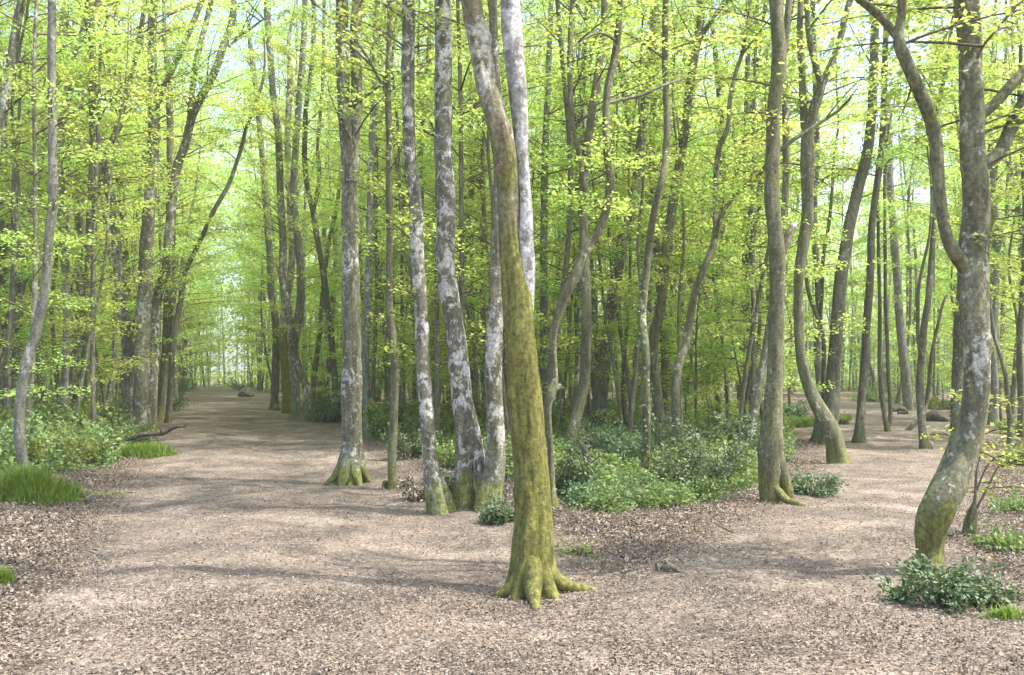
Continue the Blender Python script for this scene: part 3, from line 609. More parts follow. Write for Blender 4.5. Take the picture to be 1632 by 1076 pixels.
traced_tree('thick white-grey tree on the left bank with a long limb slanting up right','forked_tree',
 T([(227,692),(226,655),(226,618),(227,560),(229,514),(231,462),(233,410),(236,358),(240,306),(243,260),(245,208),(246,156),(243,104),(243,39),(246,0)],27,13),'dappled',Y=25.5,top=16,seed=47,sides=18,flare=(0.3,0.3,4),
 limbs=[dict(pts=T([(250,165),(260,143),(278,104),(299,57),(317,13),(328,-20)],10,8),top=15)],crown=CR(28,7160,2.4,16,(1.4,3.4),0.072))
traced_tree('pale tree pressed against the thick white-grey one, swinging up to the right','leaning_tree',
 T([(241,684),(243,620),(245,560),(246,514),(251,475),(259,446),(265,426),(268,384),(272,345),(276,310),(284,260),(296,229),(304,193),(317,161),(336,127),(348,99),(356,73),(367,47),(374,0)],17,11),'dappled',Y=26.2,top=15,seed=48,sides=14,
 limbs=[dict(pts=T([(365,75),(380,58),(399,46),(420,30)],4,3),wander=0.3),dict(pts=T([(303,190),(308,130),(317,78),(328,39),(338,-5)],10,8),top=15)],crown=CR(26,6762,2.4,15,(1.4,3.4),0.072))
traced_tree('brown trunk close to the path edge behind the pale leaning pair','woodland_tree',
 T([(258,652),(262,600),(266,540),(268,480),(271,430),(274,360),(272,260),(268,120)],17,10),'olive',Y=32,top=16,seed=49,crown=CR(22,6364,2.2,16,(1.4,3.4),0.09))
traced_tree('thin dark tree leaning far over the left path','leaning_tree',
 T([(268,654),(272,610),(276,553),(281,514),(289,473),(294,441),(302,418),(315,392),(328,363),(341,335),(354,314),(367,288),(376,262),(385,234),(393,203),(406,172),(416,140)],10,5),'dark',Y=31,top=13,seed=50,crown=CR(16,4972,3.4,13,(1.3,2.8),0.09))
traced_tree('short pale slanting trunk in front of the pale grey ones, left of the path','woodland_tree',
 T([(167,676),(170,650),(180,605),(183,553),(184,500),(178,430),(166,340),(152,230)],10,6),'dappled',Y=29.5,top=12,seed=51,crown=CR(20,5171,2.0,12,(1.2,2.6),0.072))
# ---- row right of the long path
traced_tree('dark slim trunk first in the row along the far right side of the long path','woodland_tree',
 T([(437,653),(439,592),(440,553),(439,514),(432,462),(430,410),(426,358),(422,306),(419,260),(414,208),(409,150),(400,80)],13,8),'dark',Y=42,top=18,seed=52,crown=CR(26,5967,3,18,(1.8,3.8),0.096))
traced_tree('pale trunk with its foot kicked out to the right beside the long path','curved_tree',
 T([(495,669),(494,649),(489,618),(478,592),(469,561),(466,540),(462,514),(457,478),(451,436),(451,384),(448,332),(446,280),(445,240),(442,200),(436,156),(432,100),(426,0)],14,10),'dappled',Y=33,top=17,seed=53,sides=14,crown=CR(26,6364,2.8,17,(1.5,3.2),0.082))
traced_tree('upright grey trunk behind the one with the kicked-out foot','woodland_tree',
 T([(474,668),(470,610),(468,560),(474,520),(478,488),(479,436),(475,384),(469,332),(468,290),(470,260),(473,208),(478,143),(483,78),(486,0)],15,9),'grey',Y=34.5,top=17,seed=54,crown=CR(26,6364,2.8,17,(1.5,3.2),0.082))
traced_tree('mossy-footed trunk squeezed between two greyer ones in the row by the long path','woodland_tree',
 T([(457,659),(455,600),(451,540),(453,500),(462,449),(465,410),(463,340),(458,220),(462,100)],14,9),'moss',Y=38,top=17,seed=55,crown=CR(24,5967,2.8,17,(1.5,3.2),0.088))
traced_tree('slim dark tree forking at mid height left of the broad rooted one','forked_tree',
 T([(537,668),(535,630),(533,592),(528,545),(522,488),(517,449),(511,410),(504,371),(499,337),(491,306),(486,260),(486,210),(488,169),(494,130),(499,78),(500,0)],11,7),'dark',Y=33,top=15,seed=56,
 limbs=[dict(pts=T([(499,340),(505,310),(509,280),(506,235),(512,170),(515,100),(517,0)],7,5),top=14)],crown=CR(24,5569,2.6,15,(1.3,2.9),0.082))
traced_tree('thin grey stem with a dead broken upper limb beside the slim forking tree','slender_tree',
 T([(497,642),(500,605),(507,553),(511,514),(516,450),(522,400),(530,360),(538,320),(543,270),(552,180)],9,6),'olive',Y=38,top=14,seed=57,crown=CR(20,4773,2.6,14,(1.3,2.8),0.088))


# ------------------------------------------------------------------ background trees
# landmarks along the picture for wording
ZONES=[(-900,0,'at the left edge'),(0,75,'behind the curved grey trunk at far left'),(75,150,'right of the curved grey trunk at far left'),
 (150,225,'behind the grey tree bending left'),(225,300,'behind the thick white-grey forked tree'),(300,345,'at the far left side of the long path'),(345,430,'at the far right side of the long path'),
 (430,500,'behind the row along the long path'),(500,575,'behind the broad rooted tree'),(575,650,'behind the slender tree with the little stump'),
 (650,715,'behind the leftmost white-blotched tree'),(715,790,'behind the stout white-blotched tree'),(790,880,'behind the big mossy forked tree'),(880,960,'behind the thin knotty tree'),
 (960,1040,'behind the ivy-speckled trunk'),(1040,1110,'behind the crooked forked tree'),(1110,1180,'beyond the holly thicket'),(1180,1260,'behind the stub-bearing tree'),
 (1260,1330,'behind the long-curved tree'),(1330,1400,'beyond the right path bend'),(1400,1490,'beyond the fallen logs'),(1490,1580,'behind the thick leaning blotched tree'),(1580,1700,'past the bluish trunk'),(1700,3000,'beyond the right edge')]
KIND=[('straight grey',0.02,'grey'),('leaning pale',0.10,'dappled'),('slim dark',0.04,'dark'),('forked olive',0.05,'olive'),('crooked brown',0.09,'olive'),('slim pale',0.03,'dappled')]
rngF=np.random.default_rng(77)
PROTO={}
def filler_mesh(kind, far, variant):
    key=(kind,far,variant)
    if key in PROTO: return PROTO[key]
    nm,bend,bk=KIND[kind]; rng=np.random.default_rng(500+kind*10+variant*3+far)
    H=rng.uniform(17,21) if not far else rng.uniform(23,29); n=9
    P=np.zeros((n,3)); P[:,2]=np.linspace(-0.08,H,n)
    a=rng.uniform(0,6.28); lean=bend*H*0.8
    P[:,0]=lean*math.cos(a)*(P[:,2]/H)+bend*3*np.sin(P[:,2]*0.5+a); P[:,1]=lean*math.sin(a)*(P[:,2]/H)+bend*2.5*np.sin(P[:,2]*0.4+2*a)
    P[:,:2]-=P[0,:2]
    r0={'slim dark':0.06,'slim pale':0.065}.get(nm,rng.uniform(0.08,0.14))
    r=r0*(1-0.86*(P[:,2].clip(0)/H)**1.1); r[-1]=0.012
    Q=catmull(np.hstack([P,r[:,None]]),40 if not far else 24)
    mb=MB(); tube(mb,Q[:,:3],Q[:,3],9 if not far else 6,0.1,(0.5,0.25,4,a),rng=rng)
    tr=mb.mesh('trunk',[BK[bk]])
    A=[Q[:,:3]]; brs=[]
    if nm.startswith('forked'):
        i=12 if not far else 8; p=Q[i,:3]; d=np.array([math.cos(a+2),math.sin(a+2),0])
        LP=np.stack([p, p+d*0.35+[0,0,0.9], p+d*0.9+[0,0,3], p+d*1.4+[0,0,6.5], p+d*1.9+[0,0,10]]); LQ=catmull(np.hstack([LP,np.array([0.6,0.55,0.45,0.3,0.1])[:,None]*r0]),24)
        m2=MB(); tube(m2,LQ[:,:3],LQ[:,3],8 if not far else 5,0.1,rng=rng); brs.append(m2.mesh('branch',[BK[bk]])); A.append(LQ[:,:3])
    m3=MB(); A=np.vstack(A)
    if not far: crown_into(m3,A,44,(1.5,3.6) if variant<5 else (2.4,4.8),FILL_LEAVES if variant<5 else int(FILL_LEAVES*1.05),0.082,rng,1.3,H*0.9,False,(10,55),lowscale=0.6)
    else: crown_into(m3,A,38,(1.8,4.2) if variant<5 else (2.4,4.8),FILL_LEAVES_FAR if variant<5 else int(FILL_LEAVES_FAR*1.0),0.19,rng,1.2,H*0.95,False,(10,55),lowscale=0.65)
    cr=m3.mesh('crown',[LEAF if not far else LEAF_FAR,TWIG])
    PROTO[key]=(tr,brs,cr); return PROTO[key]
FILL_LEAVES,FILL_LEAVES_FAR=6800,6200
placed=[(float((px-CX)/F*Yt),float(Yt)) for px,Yt,_ in TREES]
def try_place(x,y,mind):
    if pathdist(np.array([x]),np.array([y]))[0]<1.0: return False
    for q in placed:
        if (q[0]-x)**2+(q[1]-y)**2<mind*mind: return False
    return True
def density(x,y):
    px=CX+x/y*F
    if px>1270: return 0.75 if y>30 else 0.45
    if px>1040: return 0.8
    return 1.0
count=0
for band,(ya,yb,want,mind,far) in enumerate([(19,34,54,1.6,0),(34,52,104,1.5,0),(52,92,96,2.2,1)]):
    got=0; tries=0
    while got<want and tries<20000:
        tries+=1
        y=math.sqrt(rngF.uniform(ya*ya,yb*yb)); px=rngF.uniform(-120,1752); x=(px-CX)/F*y
        if y<26 and 560<px<1290 and rngF.random()<0.3: continue
        if rngF.random()>density(x,y) or not try_place(x,y,mind): continue
        placed.append((x,y)); got+=1
        kind=int(rngF.integers(len(KIND))); tr,brs,cr=filler_mesh(kind,far,int(rngF.integers(2)))
        zone=[z[2] for z in ZONES if z[0]<=px<z[1]][0]
        dist=['nearer','mid-distance','far'][band]
        lab=f"{dist} {KIND[kind][0]} tree {zone}"
        z0=float(gz(x,y))
        root=thing('woodland_tree',(x,y,z0),lab,'tree','woodland trees '+zone)
        root.rotation_euler=(0,0,rngF.uniform(0,6.28)); s=rngF.uniform(0.85,1.15); root.scale=(s,s,s*rngF.uniform(0.92,1.08))
        for nm,me in [('trunk',tr)]+[('branch',b) for b in brs]+[('crown',cr)]:
            o=bpy.data.objects.new(nm,me); C.objects.link(o); o.parent=root
# trees lining both edges of the long path far down, and small understorey saplings
def drop(name,cat,lab,grp,x,y,kindmesh,s,rz):
    root=thing(name,(x,y,float(gz(x,y))),lab,cat,grp); root.rotation_euler=(0,0,rz); root.scale=(s,s,s)
    for nm,me in kindmesh:
        o=bpy.data.objects.new(nm,me); C.objects.link(o); o.parent=root
for sd in (-1,1):
    y=29.0
    while y<122:
        y+=rngF.uniform(3.0,5.5) if sd<0 else rngF.uniform(4.0,7.0); c,wd=pathA(y); x=c+sd*(wd+rngF.uniform(0.4,1.4))*1.05
        if any((q[0]-x)**2+(q[1]-y)**2<1.6 for q in placed): continue
        placed.append((x,y)); kind=int(rngF.integers(len(KIND))); tr,brs,cr=filler_mesh(kind,int(y>60),(5 if sd<0 else 0)+int(rngF.integers(2)))
        side='left' if sd<0 else 'right'
        drop('woodland_tree','tree',f"{'far' if y>75 else 'mid-distance'} {KIND[kind][0]} tree lining the {side} edge of the long path",f'trees lining the {side} edge of the long path',x,y,[('trunk',tr)]+[('branch',b_) for b_ in brs]+[('crown',cr)],rngF.uniform(1.05,1.3) if sd<0 else rngF.uniform(0.9,1.1),rngF.uniform(0,6.28))
SAP=[]
for v in range(5):
    rng=np.random.default_rng(900+v); H=rng.uniform(3.2,6.5); P=np.zeros((6,3)); P[:,2]=np.linspace(-0.05,H,6); P[:,:2]+=np.cumsum(rng.normal(0,0.09,(6,2)),0); P[:,:2]-=P[0,:2]
    Q=catmull(np.hstack([P,np.linspace(0.035,0.006,6)[:,None]]),22); mb=MB(); tube(mb,Q[:,:3],Q[:,3],6,0.1,rng=rng); tr=mb.mesh('stem',[BK['dark']])
    mb=MB(); crown_into(mb,Q[:,:3],22,(0.9,2.0),3200,0.08,rng,0.5,H,False,(0,45),lowscale=0.8); SAP.append((tr,mb.mesh('crown',[LEAF,TWIG])))
got=0;tries=0
while got<95 and tries<9000:
    tries+=1
    y=1/rngF.uniform(1/75,1/21); px=rngF.uniform(-60,1690); x=(px-CX)/F*y
    if px>1270 and rngF.random()<0.5: continue
    if not try_place(x,y,1.1): continue
    placed.append((x,y)); got+=1
    zone=[z[2] for z in ZONES if z[0]<=px<z[1]][0]; v=int(rngF.integers(5))
    drop('sapling','sapling',f"{'near' if y<36 else 'far'} {['bushy','slender','tall leafy','low leafy','spreading'][v]} sapling {zone}",'understorey saplings '+zone,x,y,[('stem',SAP[v][0]),('crown',SAP[v][1])],rngF.uniform(0.8,1.15),rngF.uniform(0,6.28))
# slim young trees: bare poles with a thin top
POLE=[]
for v in range(5):
    rng=np.random.default_rng(950+v); H=rng.uniform(9,14); P=np.zeros((8,3)); P[:,2]=np.linspace(-0.05,H,8); P[:,:2]+=np.cumsum(rng.normal(0,0.16,(8,2)),0)+np.outer(np.linspace(0,1,8),rng.normal(0,0.5,2)); P[:,:2]-=P[0,:2]
    Q=catmull(np.hstack([P,np.linspace(0.055,0.010,8)[:,None]]),30); mb=MB(); tube(mb,Q[:,:3],Q[:,3],7,0.1,rng=rng); tr=mb.mesh('trunk',[BK['dark' if v%2 else 'olive']])
    mb=MB(); crown_into(mb,Q[:,:3],18,(0.9,2.0),2400,0.09,rng,3.0,H,False,(10,50),lowscale=0.8); POLE.append((tr,mb.mesh('crown',[LEAF,TWIG])))
got=0;tries=0
while got<120 and tries<9000:
    tries+=1
    y=1/rngF.uniform(1/62,1/20); px=rngF.uniform(-30,1660); x=(px-CX)/F*y
    if not try_place(x,y,0.9): continue
    placed.append((x,y)); got+=1
    zone=[z[2] for z in ZONES if z[0]<=px<z[1]][0]; v=int(rngF.integers(5))
    drop('young_tree','young tree',f"{'near' if y<34 else 'far'} {['pole-thin olive','pole-thin dark','wavy thin olive','wavy thin dark','slim bare-stemmed'][v]} young tree {zone}",'slim young trees '+zone,x,y,[('trunk',POLE[v][0]),('crown',POLE[v][1])],rngF.uniform(0.85,1.2),rngF.uniform(0,6.28))
# trees out of the frame to the right: their shadows stripe the clearing
for k,(x,y) in enumerate([(9.5,6.6),(12.5,8.4),(10.6,10.4),(15.5,9.6),(14.5,5.2),(17.5,13)]):
    tr,brs,cr=filler_mesh([0,2,4,5,1,2][k],0,k%2)
    root=thing('woodland_tree',(x,y,float(gz(x,y))),'tree standing beyond the right edge, its shadow lying across the clearing','tree','woodland trees beyond the right edge')
    root.rotation_euler=(0,0,k*1.7); root.scale=(0.8,0.8,0.9)
    for nm,me in [('trunk',tr)]+[('branch',b) for b in brs]:
        o=bpy.data.objects.new(nm,me); C.objects.link(o); o.parent=root

# far woodland closing the view: one mass of stems and leaves
rng=np.random.default_rng(8); mb=MB()
n=900
for k in range(n):
    y=rng.uniform(84,150); px=rng.uniform(-150,1780); x=(px-CX)/F*y
    if abs(x-pathA(y)[0])<3.0 and y<118: continue
    H=rng.uniform(12,26); r=rng.uniform(0.06,0.16); l=rng.normal(0,0.9,2)
    tube(mb,np.array([[x,y,-0.1],[x+l[0]*0.3,y+l[1]*0.3,H*0.35],[x+l[0],y+l[1],H]]),[r,r*0.8,r*0.15],5,mat=1,rng=rng)
nl=330000
y=rng.uniform(88,150,nl); px=rng.uniform(-150,1780,nl); x=(px-CX)/F*y
top=np.where(px>1270,9.0,17.0)*(0.8+0.2*np.sin(x*0.9)*np.sin(y*0.7))
z=rng.beta(1.3,1.5,nl)*top
# clumps: pull leaves toward random layered sprays
cl=rng.integers(0,22000,nl); ccx=rng.normal(0,0.9,nl); 
ks=rng.random((22000,3)); yy2=88+62*ks[cl,1]; pxx=-150+1930*ks[cl,0]; xx2=(pxx-CX)/F*yy2; tt=np.where(pxx>1270,19.0,30.0)
pos=np.stack([xx2+rng.normal(0,1.0,nl),yy2+rng.normal(0,0.9,nl),0.3+ks[cl,2]**0.9*tt+rng.normal(0,0.22,nl)],1)
gap=(np.abs(pos[:,0]-pathA(pos[:,1])[0])<2.6)&(pos[:,1]<116)&(pos[:,2]<3.0)
pos=pos[(pos[:,2]>0)&~gap]; ax=rng.normal(0,1,(len(pos),3))*[1,1,0.25]; s=rng.uniform(0.26,0.5,len(pos))
leaves(mb,pos,ax,s,s*0.6,rng,0.5,0)
nb=26000; yb=rng.uniform(100,165,nb); pb=rng.uniform(-150,1780,nb); xb=(pb-CX)/F*yb
kb=~((np.abs(xb-pathA(yb)[0])<2.6)&(yb<116))&((pathdist(xb,yb)>0.5)|(yb>116))
pb3=np.stack([xb,yb,rng.uniform(0,1,nb)**1.2*2.2],1)[kb]; sb=rng.uniform(0.3,0.5,len(pb3))
leaves(mb,pb3,rng.normal(0,1,(len(pb3),3))*[1,1,0.4],sb,sb*0.6,rng,0.8,0)
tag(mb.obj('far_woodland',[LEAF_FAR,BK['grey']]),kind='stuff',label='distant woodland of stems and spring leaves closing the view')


# ------------------------------------------------------------------ low plants
def rand_in_disc(rng,n,p=0.5):
    r=rng.uniform(0,1,n)**p; a=rng.uniform(0,6.283,n); return r*np.cos(a),r*np.sin(a)
def shrub(label, name, px, py, w, h, mat, n, leaf, seed, Y=None, cat='shrub', group=None, depth=0.8, upright=0.25):
    """bushy plant: stems fanning from the foot, leaves along them in an uneven dome"""
    rng=np.random.default_rng(seed); Y=Y or F*CH/(py-HZ); x=(px-CX)/F*Y; z0=float(gz(x,Y)); W=w/F*Y/2; H=h/F*Y*0.8
    root=thing(name,(x,Y,z0),label,cat,group)
    ms=MB(); ml=MB(); k=int(np.clip(8+W*14,9,34)); S=[];D=[];LL=[]
    for j in range(k):
        a=rng.uniform(0,6.28); rr=math.sqrt(rng.uniform(0.0,1))*rng.uniform(0.8,1.25)
        tip=np.array([math.cos(a)*rr*W,math.sin(a)*rr*W*depth,H*rng.uniform(0.4,1.2)*max(0.25,1-0.5*rr**2)])
        b=np.array([math.cos(a)*rr*W*0.25,math.sin(a)*rr*W*0.25*depth,-0.03])
        mid=(b+tip)/2+np.array([rng.normal(0,0.05),rng.normal(0,0.05),H*0.12])
        tube(ms,np.stack([b,mid,tip]),[0.012,0.008,0.003],4,rng=rng)
        for q in range(9):
            t=rng.uniform(0.12,1); p=(b*(1-t)**2+2*mid*t*(1-t)+tip*t*t)
            S.append(p); dd=np.array([math.cos(a)+rng.normal(0,0.7),math.sin(a)+rng.normal(0,0.7),rng.normal(0.25,0.35)]); D.append(dd/np.linalg.norm(dd)); LL.append(rng.uniform(0.10,0.30)*(0.5+min(W,1.0)))
    S=np.array(S);D=np.array(D);LL=np.array(LL); n=int(n*0.72); i=rng.integers(0,len(S),n); u=rng.uniform(0,1,n)
    pos=S[i]+D[i]*(LL[i]*u)[:,None]+rng.normal(0,0.025+0.02*W,(n,3)); pos[:,2]=np.abs(pos[:,2])
    s=leaf*rng.uniform(0.7,1.3,n); leaves(ml,pos,D[i]+rng.normal(0,0.5,(n,3)),s,s*0.58,rng,0.8,0,fold=0.12)
    ms.obj('stems',TWIG,root); ml.obj('foliage',mat,root)
    return root
HG='holly bushes in the undergrowth'
SH=[ # label, name, px, py, w, h, mat, n, leaf
('broad dark holly bush at the front right of the thicket, nearest the right path','holly_bush',1118,778,170,112,HOLLY,5200,0.055),
('dark holly bush on the right flank of the thicket under the yellow-footed trunk','holly_bush',1172,742,110,95,HOLLY,3600,0.06),
('holly bush at the thicket centre around the feet of two olive trunks','holly_bush',1062,738,90,90,HOLLY,3000,0.06),
('dark small holly close to the right side of the big mossy tree','holly_bush',905,798,70,92,HOLLY,2600,0.055),
('holly bush behind the bare dead sapling stem','holly_bush',950,742,84,80,HOLLY,2800,0.06),
('holly filling the gap between the ivy-dark tree and the ivy-speckled trunk','holly_bush',992,740,80,75,HOLLY,2600,0.06),
('low bright bramble patch spreading in front of the ivy-speckled trunk','bramble_bush',1000,808,190,44,COVER,4200,0.05),
('low dark holly sprawl at the front edge of the thicket, left of the broad one','holly_bush',960,806,120,55,HOLLY,2600,0.05),
('green bramble running along the front edge under the broad holly','bramble_bush',1095,800,130,34,COVER,2600,0.05),
('grey-green low holly at the foot of the stub-bearing tree','holly_bush',1292,786,84,42,HOLLY,1900,0.055),
('rounded dark bush beside the far right edge of the long path','round_bush',383,622,58,28,HOLLY,2200,0.11),
('dark bush at the left edge of the long path, below the far thin trunks','round_bush',266,655,70,52,HOLLY,2600,0.08),
('small far bush on the left verge where the long path narrows','round_bush',290,628,36,30,HOLLY,1600,0.11),
('grey-green holly on the left bank before the pitted trunk','holly_bush',150,690,84,62,HOLLY,3000,0.07),
('holly just left of the thick white-grey forked tree','holly_bush',182,684,60,52,HOLLY,2200,0.07),
('dark holly bush at the left edge above the grass tuft','holly_bush',14,752,90,80,HOLLY,3200,0.06),
('leafy bramble mound behind the curved grey trunk','bramble_bush',80,745,130,72,BUSH,4200,0.06),
('green bramble mound in the middle of the left bank','bramble_bush',150,735,130,60,COVER,4200,0.06),
('tall bramble thicket between the far left trunks','bramble_bush',70,690,120,70,COVER,3800,0.075),
('tall leafy brush behind the slanting pale trunk on the left bank','leafy_shrub',118,704,110,86,BUSH,4200,0.08),
('bramble hump beside the bent pale foot of the pitted trunk','bramble_bush',196,712,90,44,COVER,2800,0.07),
('leafy brush at the left edge under the dark-patched trunk','leafy_shrub',30,712,100,80,BUSH,4200,0.08),
('green brush between the brown trunk and the path-edge bush','leafy_shrub',225,668,80,46,BUSH,2800,0.09),
('bright brush behind the slim row trunks, right of the broad rooted tree','leafy_shrub',640,690,90,74,BUSH,3000,0.08),
('soft green brush seen between the white-blotched trees','leafy_shrub',690,700,70,80,BUSH,2600,0.08),
('bright green brush behind the half-hidden grey trunk','leafy_shrub',760,700,80,84,BUSH,2600,0.08),
('green brush behind the ivy-dark stooping tree','leafy_shrub',940,672,100,66,BUSH,3600,0.09),
('fresh green brush between the crooked forked tree and the upright dark trunk','leafy_shrub',1090,676,90,58,BUSH,3200,0.09),
('yellowish low brush in front of the slim upright cluster','leafy_shrub',1135,706,110,52,BUSH,3200,0.08),
('young holly in the row just left of the broad rooted tree','holly_bush',517,672,66,56,HOLLY,2600,0.08),
('bright shrub between the kicked-out trunk and the slim forking tree','leafy_shrub',508,655,44,50,BUSH,2000,0.09),
('pale green shrub behind the slender tree with the little stump','leafy_shrub',608,700,56,80,BUSH,2800,0.075),
('dark holly between the slender tree and the leftmost white-blotched one','holly_bush',652,735,60,70,HOLLY,2400,0.06),
('dry brown-leaved low shrub left of the mossy bent foot','dry_shrub',662,800,50,48,DEAD,900,0.05),
('yellow-green shrub between the two white-blotched trees','leafy_shrub',712,752,40,58,BUSH,1500,0.06),
('dark holly seedling tucked between the two white-blotched trees','holly_bush',722,795,34,58,HOLLY,1300,0.05),
('small ivy-green holly at the foot of the half-hidden grey trunk','holly_bush',800,832,56,48,HOLLY,1500,0.05),
('bright young shrub at the far side of the wedge behind the mossy tree','leafy_shrub',900,690,70,70,BUSH,2800,0.08),
('bright leafy shrub beside the dark trunk in the wedge','leafy_shrub',1000,690,90,70,BUSH,3000,0.085),
('yellow-green brush at the foot of the slim upright cluster','leafy_shrub',1150,680,100,58,BUSH,3400,0.09),
('green brush at the thicket end left of the stub-bearing tree','leafy_shrub',1196,692,44,56,BUSH,1800,0.08),
('bluish low holly behind the stub-bearing tree','holly_bush',1268,668,50,38,HOLLY,1700,0.08),
('small leafy bush at the right edge of the view','leafy_shrub',1622,742,60,60,BUSH,1700,0.06),
('low green shrub past the bluish trunk','leafy_shrub',1618,690,54,36,BUSH,1500,0.08),
('tiny yellow-green seedling right of the spreading roots','seedling',917,882,30,26,BUSH,160,0.05),
('green low plant behind the leaning stem far right','leafy_shrub',1345,676,26,22,BUSH,700,0.09),
('brush across the far end of the right path','leafy_shrub',1400,640,110,34,BUSH,3000,0.12),
('brush behind the fallen logs','leafy_shrub',1500,652,90,30,BUSH,2600,0.1),
]
for k,(lab,nm,px,py,w_,h_,mt,n_,lf) in enumerate(SH):
    shrub(lab,nm,px,py,w_,h_,mt,n_,lf,300+k,group={'holly_bush':HG,'bramble_bush':'bramble patches','leafy_shrub':'leafy shrubs in the undergrowth','round_bush':'bushes along the long path'}.get(nm))
shrub('glossy grey-green ivy clump at the foot of the thick leaning tree','ivy_clump',1488,968,128,78,IVY,4600,0.042,401,Y=6.55,cat='ivy')
shrub('ivy and grass sprawl right of the ivy clump','ivy_clump',1592,968,120,32,IVY,2200,0.04,402,Y=6.6,cat='ivy')
shrub('low green weeds behind the leaning tree near the mossy stump','weed_patch',1600,885,90,22,COVER,900,0.05,403,cat='weeds')
shrub('low leafy weeds by the right edge above the stump','weed_patch',1612,815,80,26,COVER,900,0.05,404,cat='weeds')

def grass(label, px, py, w, h, n, seed, lean=0.6, Y=None, dy=None):
    rng=np.random.default_rng(seed); Y=Y or F*CH/(py-HZ); x=(px-CX)/F*Y; W=w/F*Y/2; H=h/F*Y; Dp=dy or W*0.55
    ux,uy=rand_in_disc(rng,n,0.75); ux=ux*(1+0.25*np.sin(7*np.arctan2(uy,ux)+seed)); bx=x+ux*W; by=Y+uy*Dp; bz=gz(bx,by)-0.01
    hh=H*rng.uniform(0.25,1.15,n)*np.clip(1.1-0.75*(ux**2+uy**2),0.2,1)*(0.8+0.3*np.sin(bx*5+1)*np.sin(by*6)); a=rng.uniform(0,6.28,n); l=lean*hh*rng.uniform(0.2,1.3,n)
    wd=rng.uniform(0.003,0.007,n)*(0.7+Y/18); mb=MB()
    b=np.stack([bx,by,bz],1); m=b+np.stack([np.cos(a)*l*0.3,np.sin(a)*l*0.3,hh*0.6],1); t=b+np.stack([np.cos(a)*l,np.sin(a)*l,hh],1)
    s=np.stack([-np.sin(a),np.cos(a),0*a],1)*wd[:,None]
    q=np.stack([b-s,b+s,m+s*0.8,m-s*0.8, m-s*0.8,m+s*0.8,t+s*0.1,t-s*0.1],1)
    mb.add(q.reshape(-1,3),np.arange(8*n).reshape(-1,4),0,False)
    return tag(mb.obj('grass',GRASS),label,kind='stuff')
grass('tall bright grass tuft around the curved trunk at far left',52,806,150,58,5200,21,Y=11.9,dy=0.5)
grass('small grass tuft cut by the left edge',2,935,46,52,900,22)
grass('bright short grass patch beside the fallen branch',228,728,100,30,3400,23)
grass('thin grass on the left bank edge',165,784,70,14,900,24)
grass('sunny grass patch behind the stub-bearing tree',1278,680,70,24,2000,25)
grass('thin grass right of the ivy clump',1605,985,90,26,700,26)
grass('grass on the right bank near the stump',1580,880,70,16,700,27)
# ground cover on the left bank and in the wedge
def cover(label, poly, n, seed, hmax, leaf, mat=None):
    rng=np.random.default_rng(seed); P=[]
    poly=np.array(poly,float); lo=poly.min(0); hi=poly.max(0)
    def inside(x,y):
        r=np.zeros(len(x),bool); k=len(poly)
        for i in range(k):
            (x1,y1),(x2,y2)=poly[i],poly[(i+1)%k]
            c=((y1>y)!=(y2>y))&(x<(x2-x1)*(y-y1)/(y2-y1+1e-12)+x1); r^=c
        return r
    y=1/rng.uniform(1/hi[1],1/lo[1],n*4); x=rng.uniform(lo[0]/lo[1]*0.75,hi[0]/hi[1]*1.0,n*4)*y if False else rng.uniform(-0.62,0.62,n*4)*y
    clump=np.sin(x*1.7+1.2*np.sin(y*1.1))*np.sin(y*1.5+x*0.4)+0.5*np.sin(x*4.1+y*3.3)
    k=inside(x,y)&(pathdist(x,y)>0.35)&(clump+rng.normal(0,0.5,n*4)>-0.35); x=x[k][:n]; y=y[k][:n]; clump=clump[k][:n]
    z=gz(x,y)+rng.uniform(0,1,len(x))**1.3*hmax*np.clip(0.45+0.55*clump,0.12,1.2)
    s=leaf*rng.uniform(0.6,1.3,len(x)); mb=MB(); leaves(mb,np.stack([x,y,z],1),rng.normal(0,1,(len(x),3))*[1,1,0.4],s,s*0.62,rng,0.7,0)
    return tag(mb.obj('ground_cover',mat or COVER),label,kind='stuff')
cover('green brambles and low plants covering the left bank',[(-7.6,13.6),(-6.6,16),(-8.0,20),(-9.6,24),(-13,36),(-22,62),(-40,62),(-30,40),(-16,20),(-9.5,13.2)],80000,31,1.0,0.09)
cover('low green plants carpeting the wedge between the paths',[(0.9,12.3),(3.0,12.4),(4.0,14.5),(5.4,18),(6.6,22),(9,30),(15,48),(-6,48),(-5.4,30),(-3,22),(-1.0,15.5)],80000,32,0.55,0.08)
cover('green plants under the trees right of the right path',[(7.2,10.6),(9,16),(13,22),(20,34),(32,60),(44,60),(30,30),(16,14),(9,9.5)],26000,33,0.45,0.085)
cover('sparse green ground plants beyond the bend of the right path',[(9.5,24),(11,30),(16.5,46),(18,58),(6,58),(8,40)],6000,34,0.3,0.1)

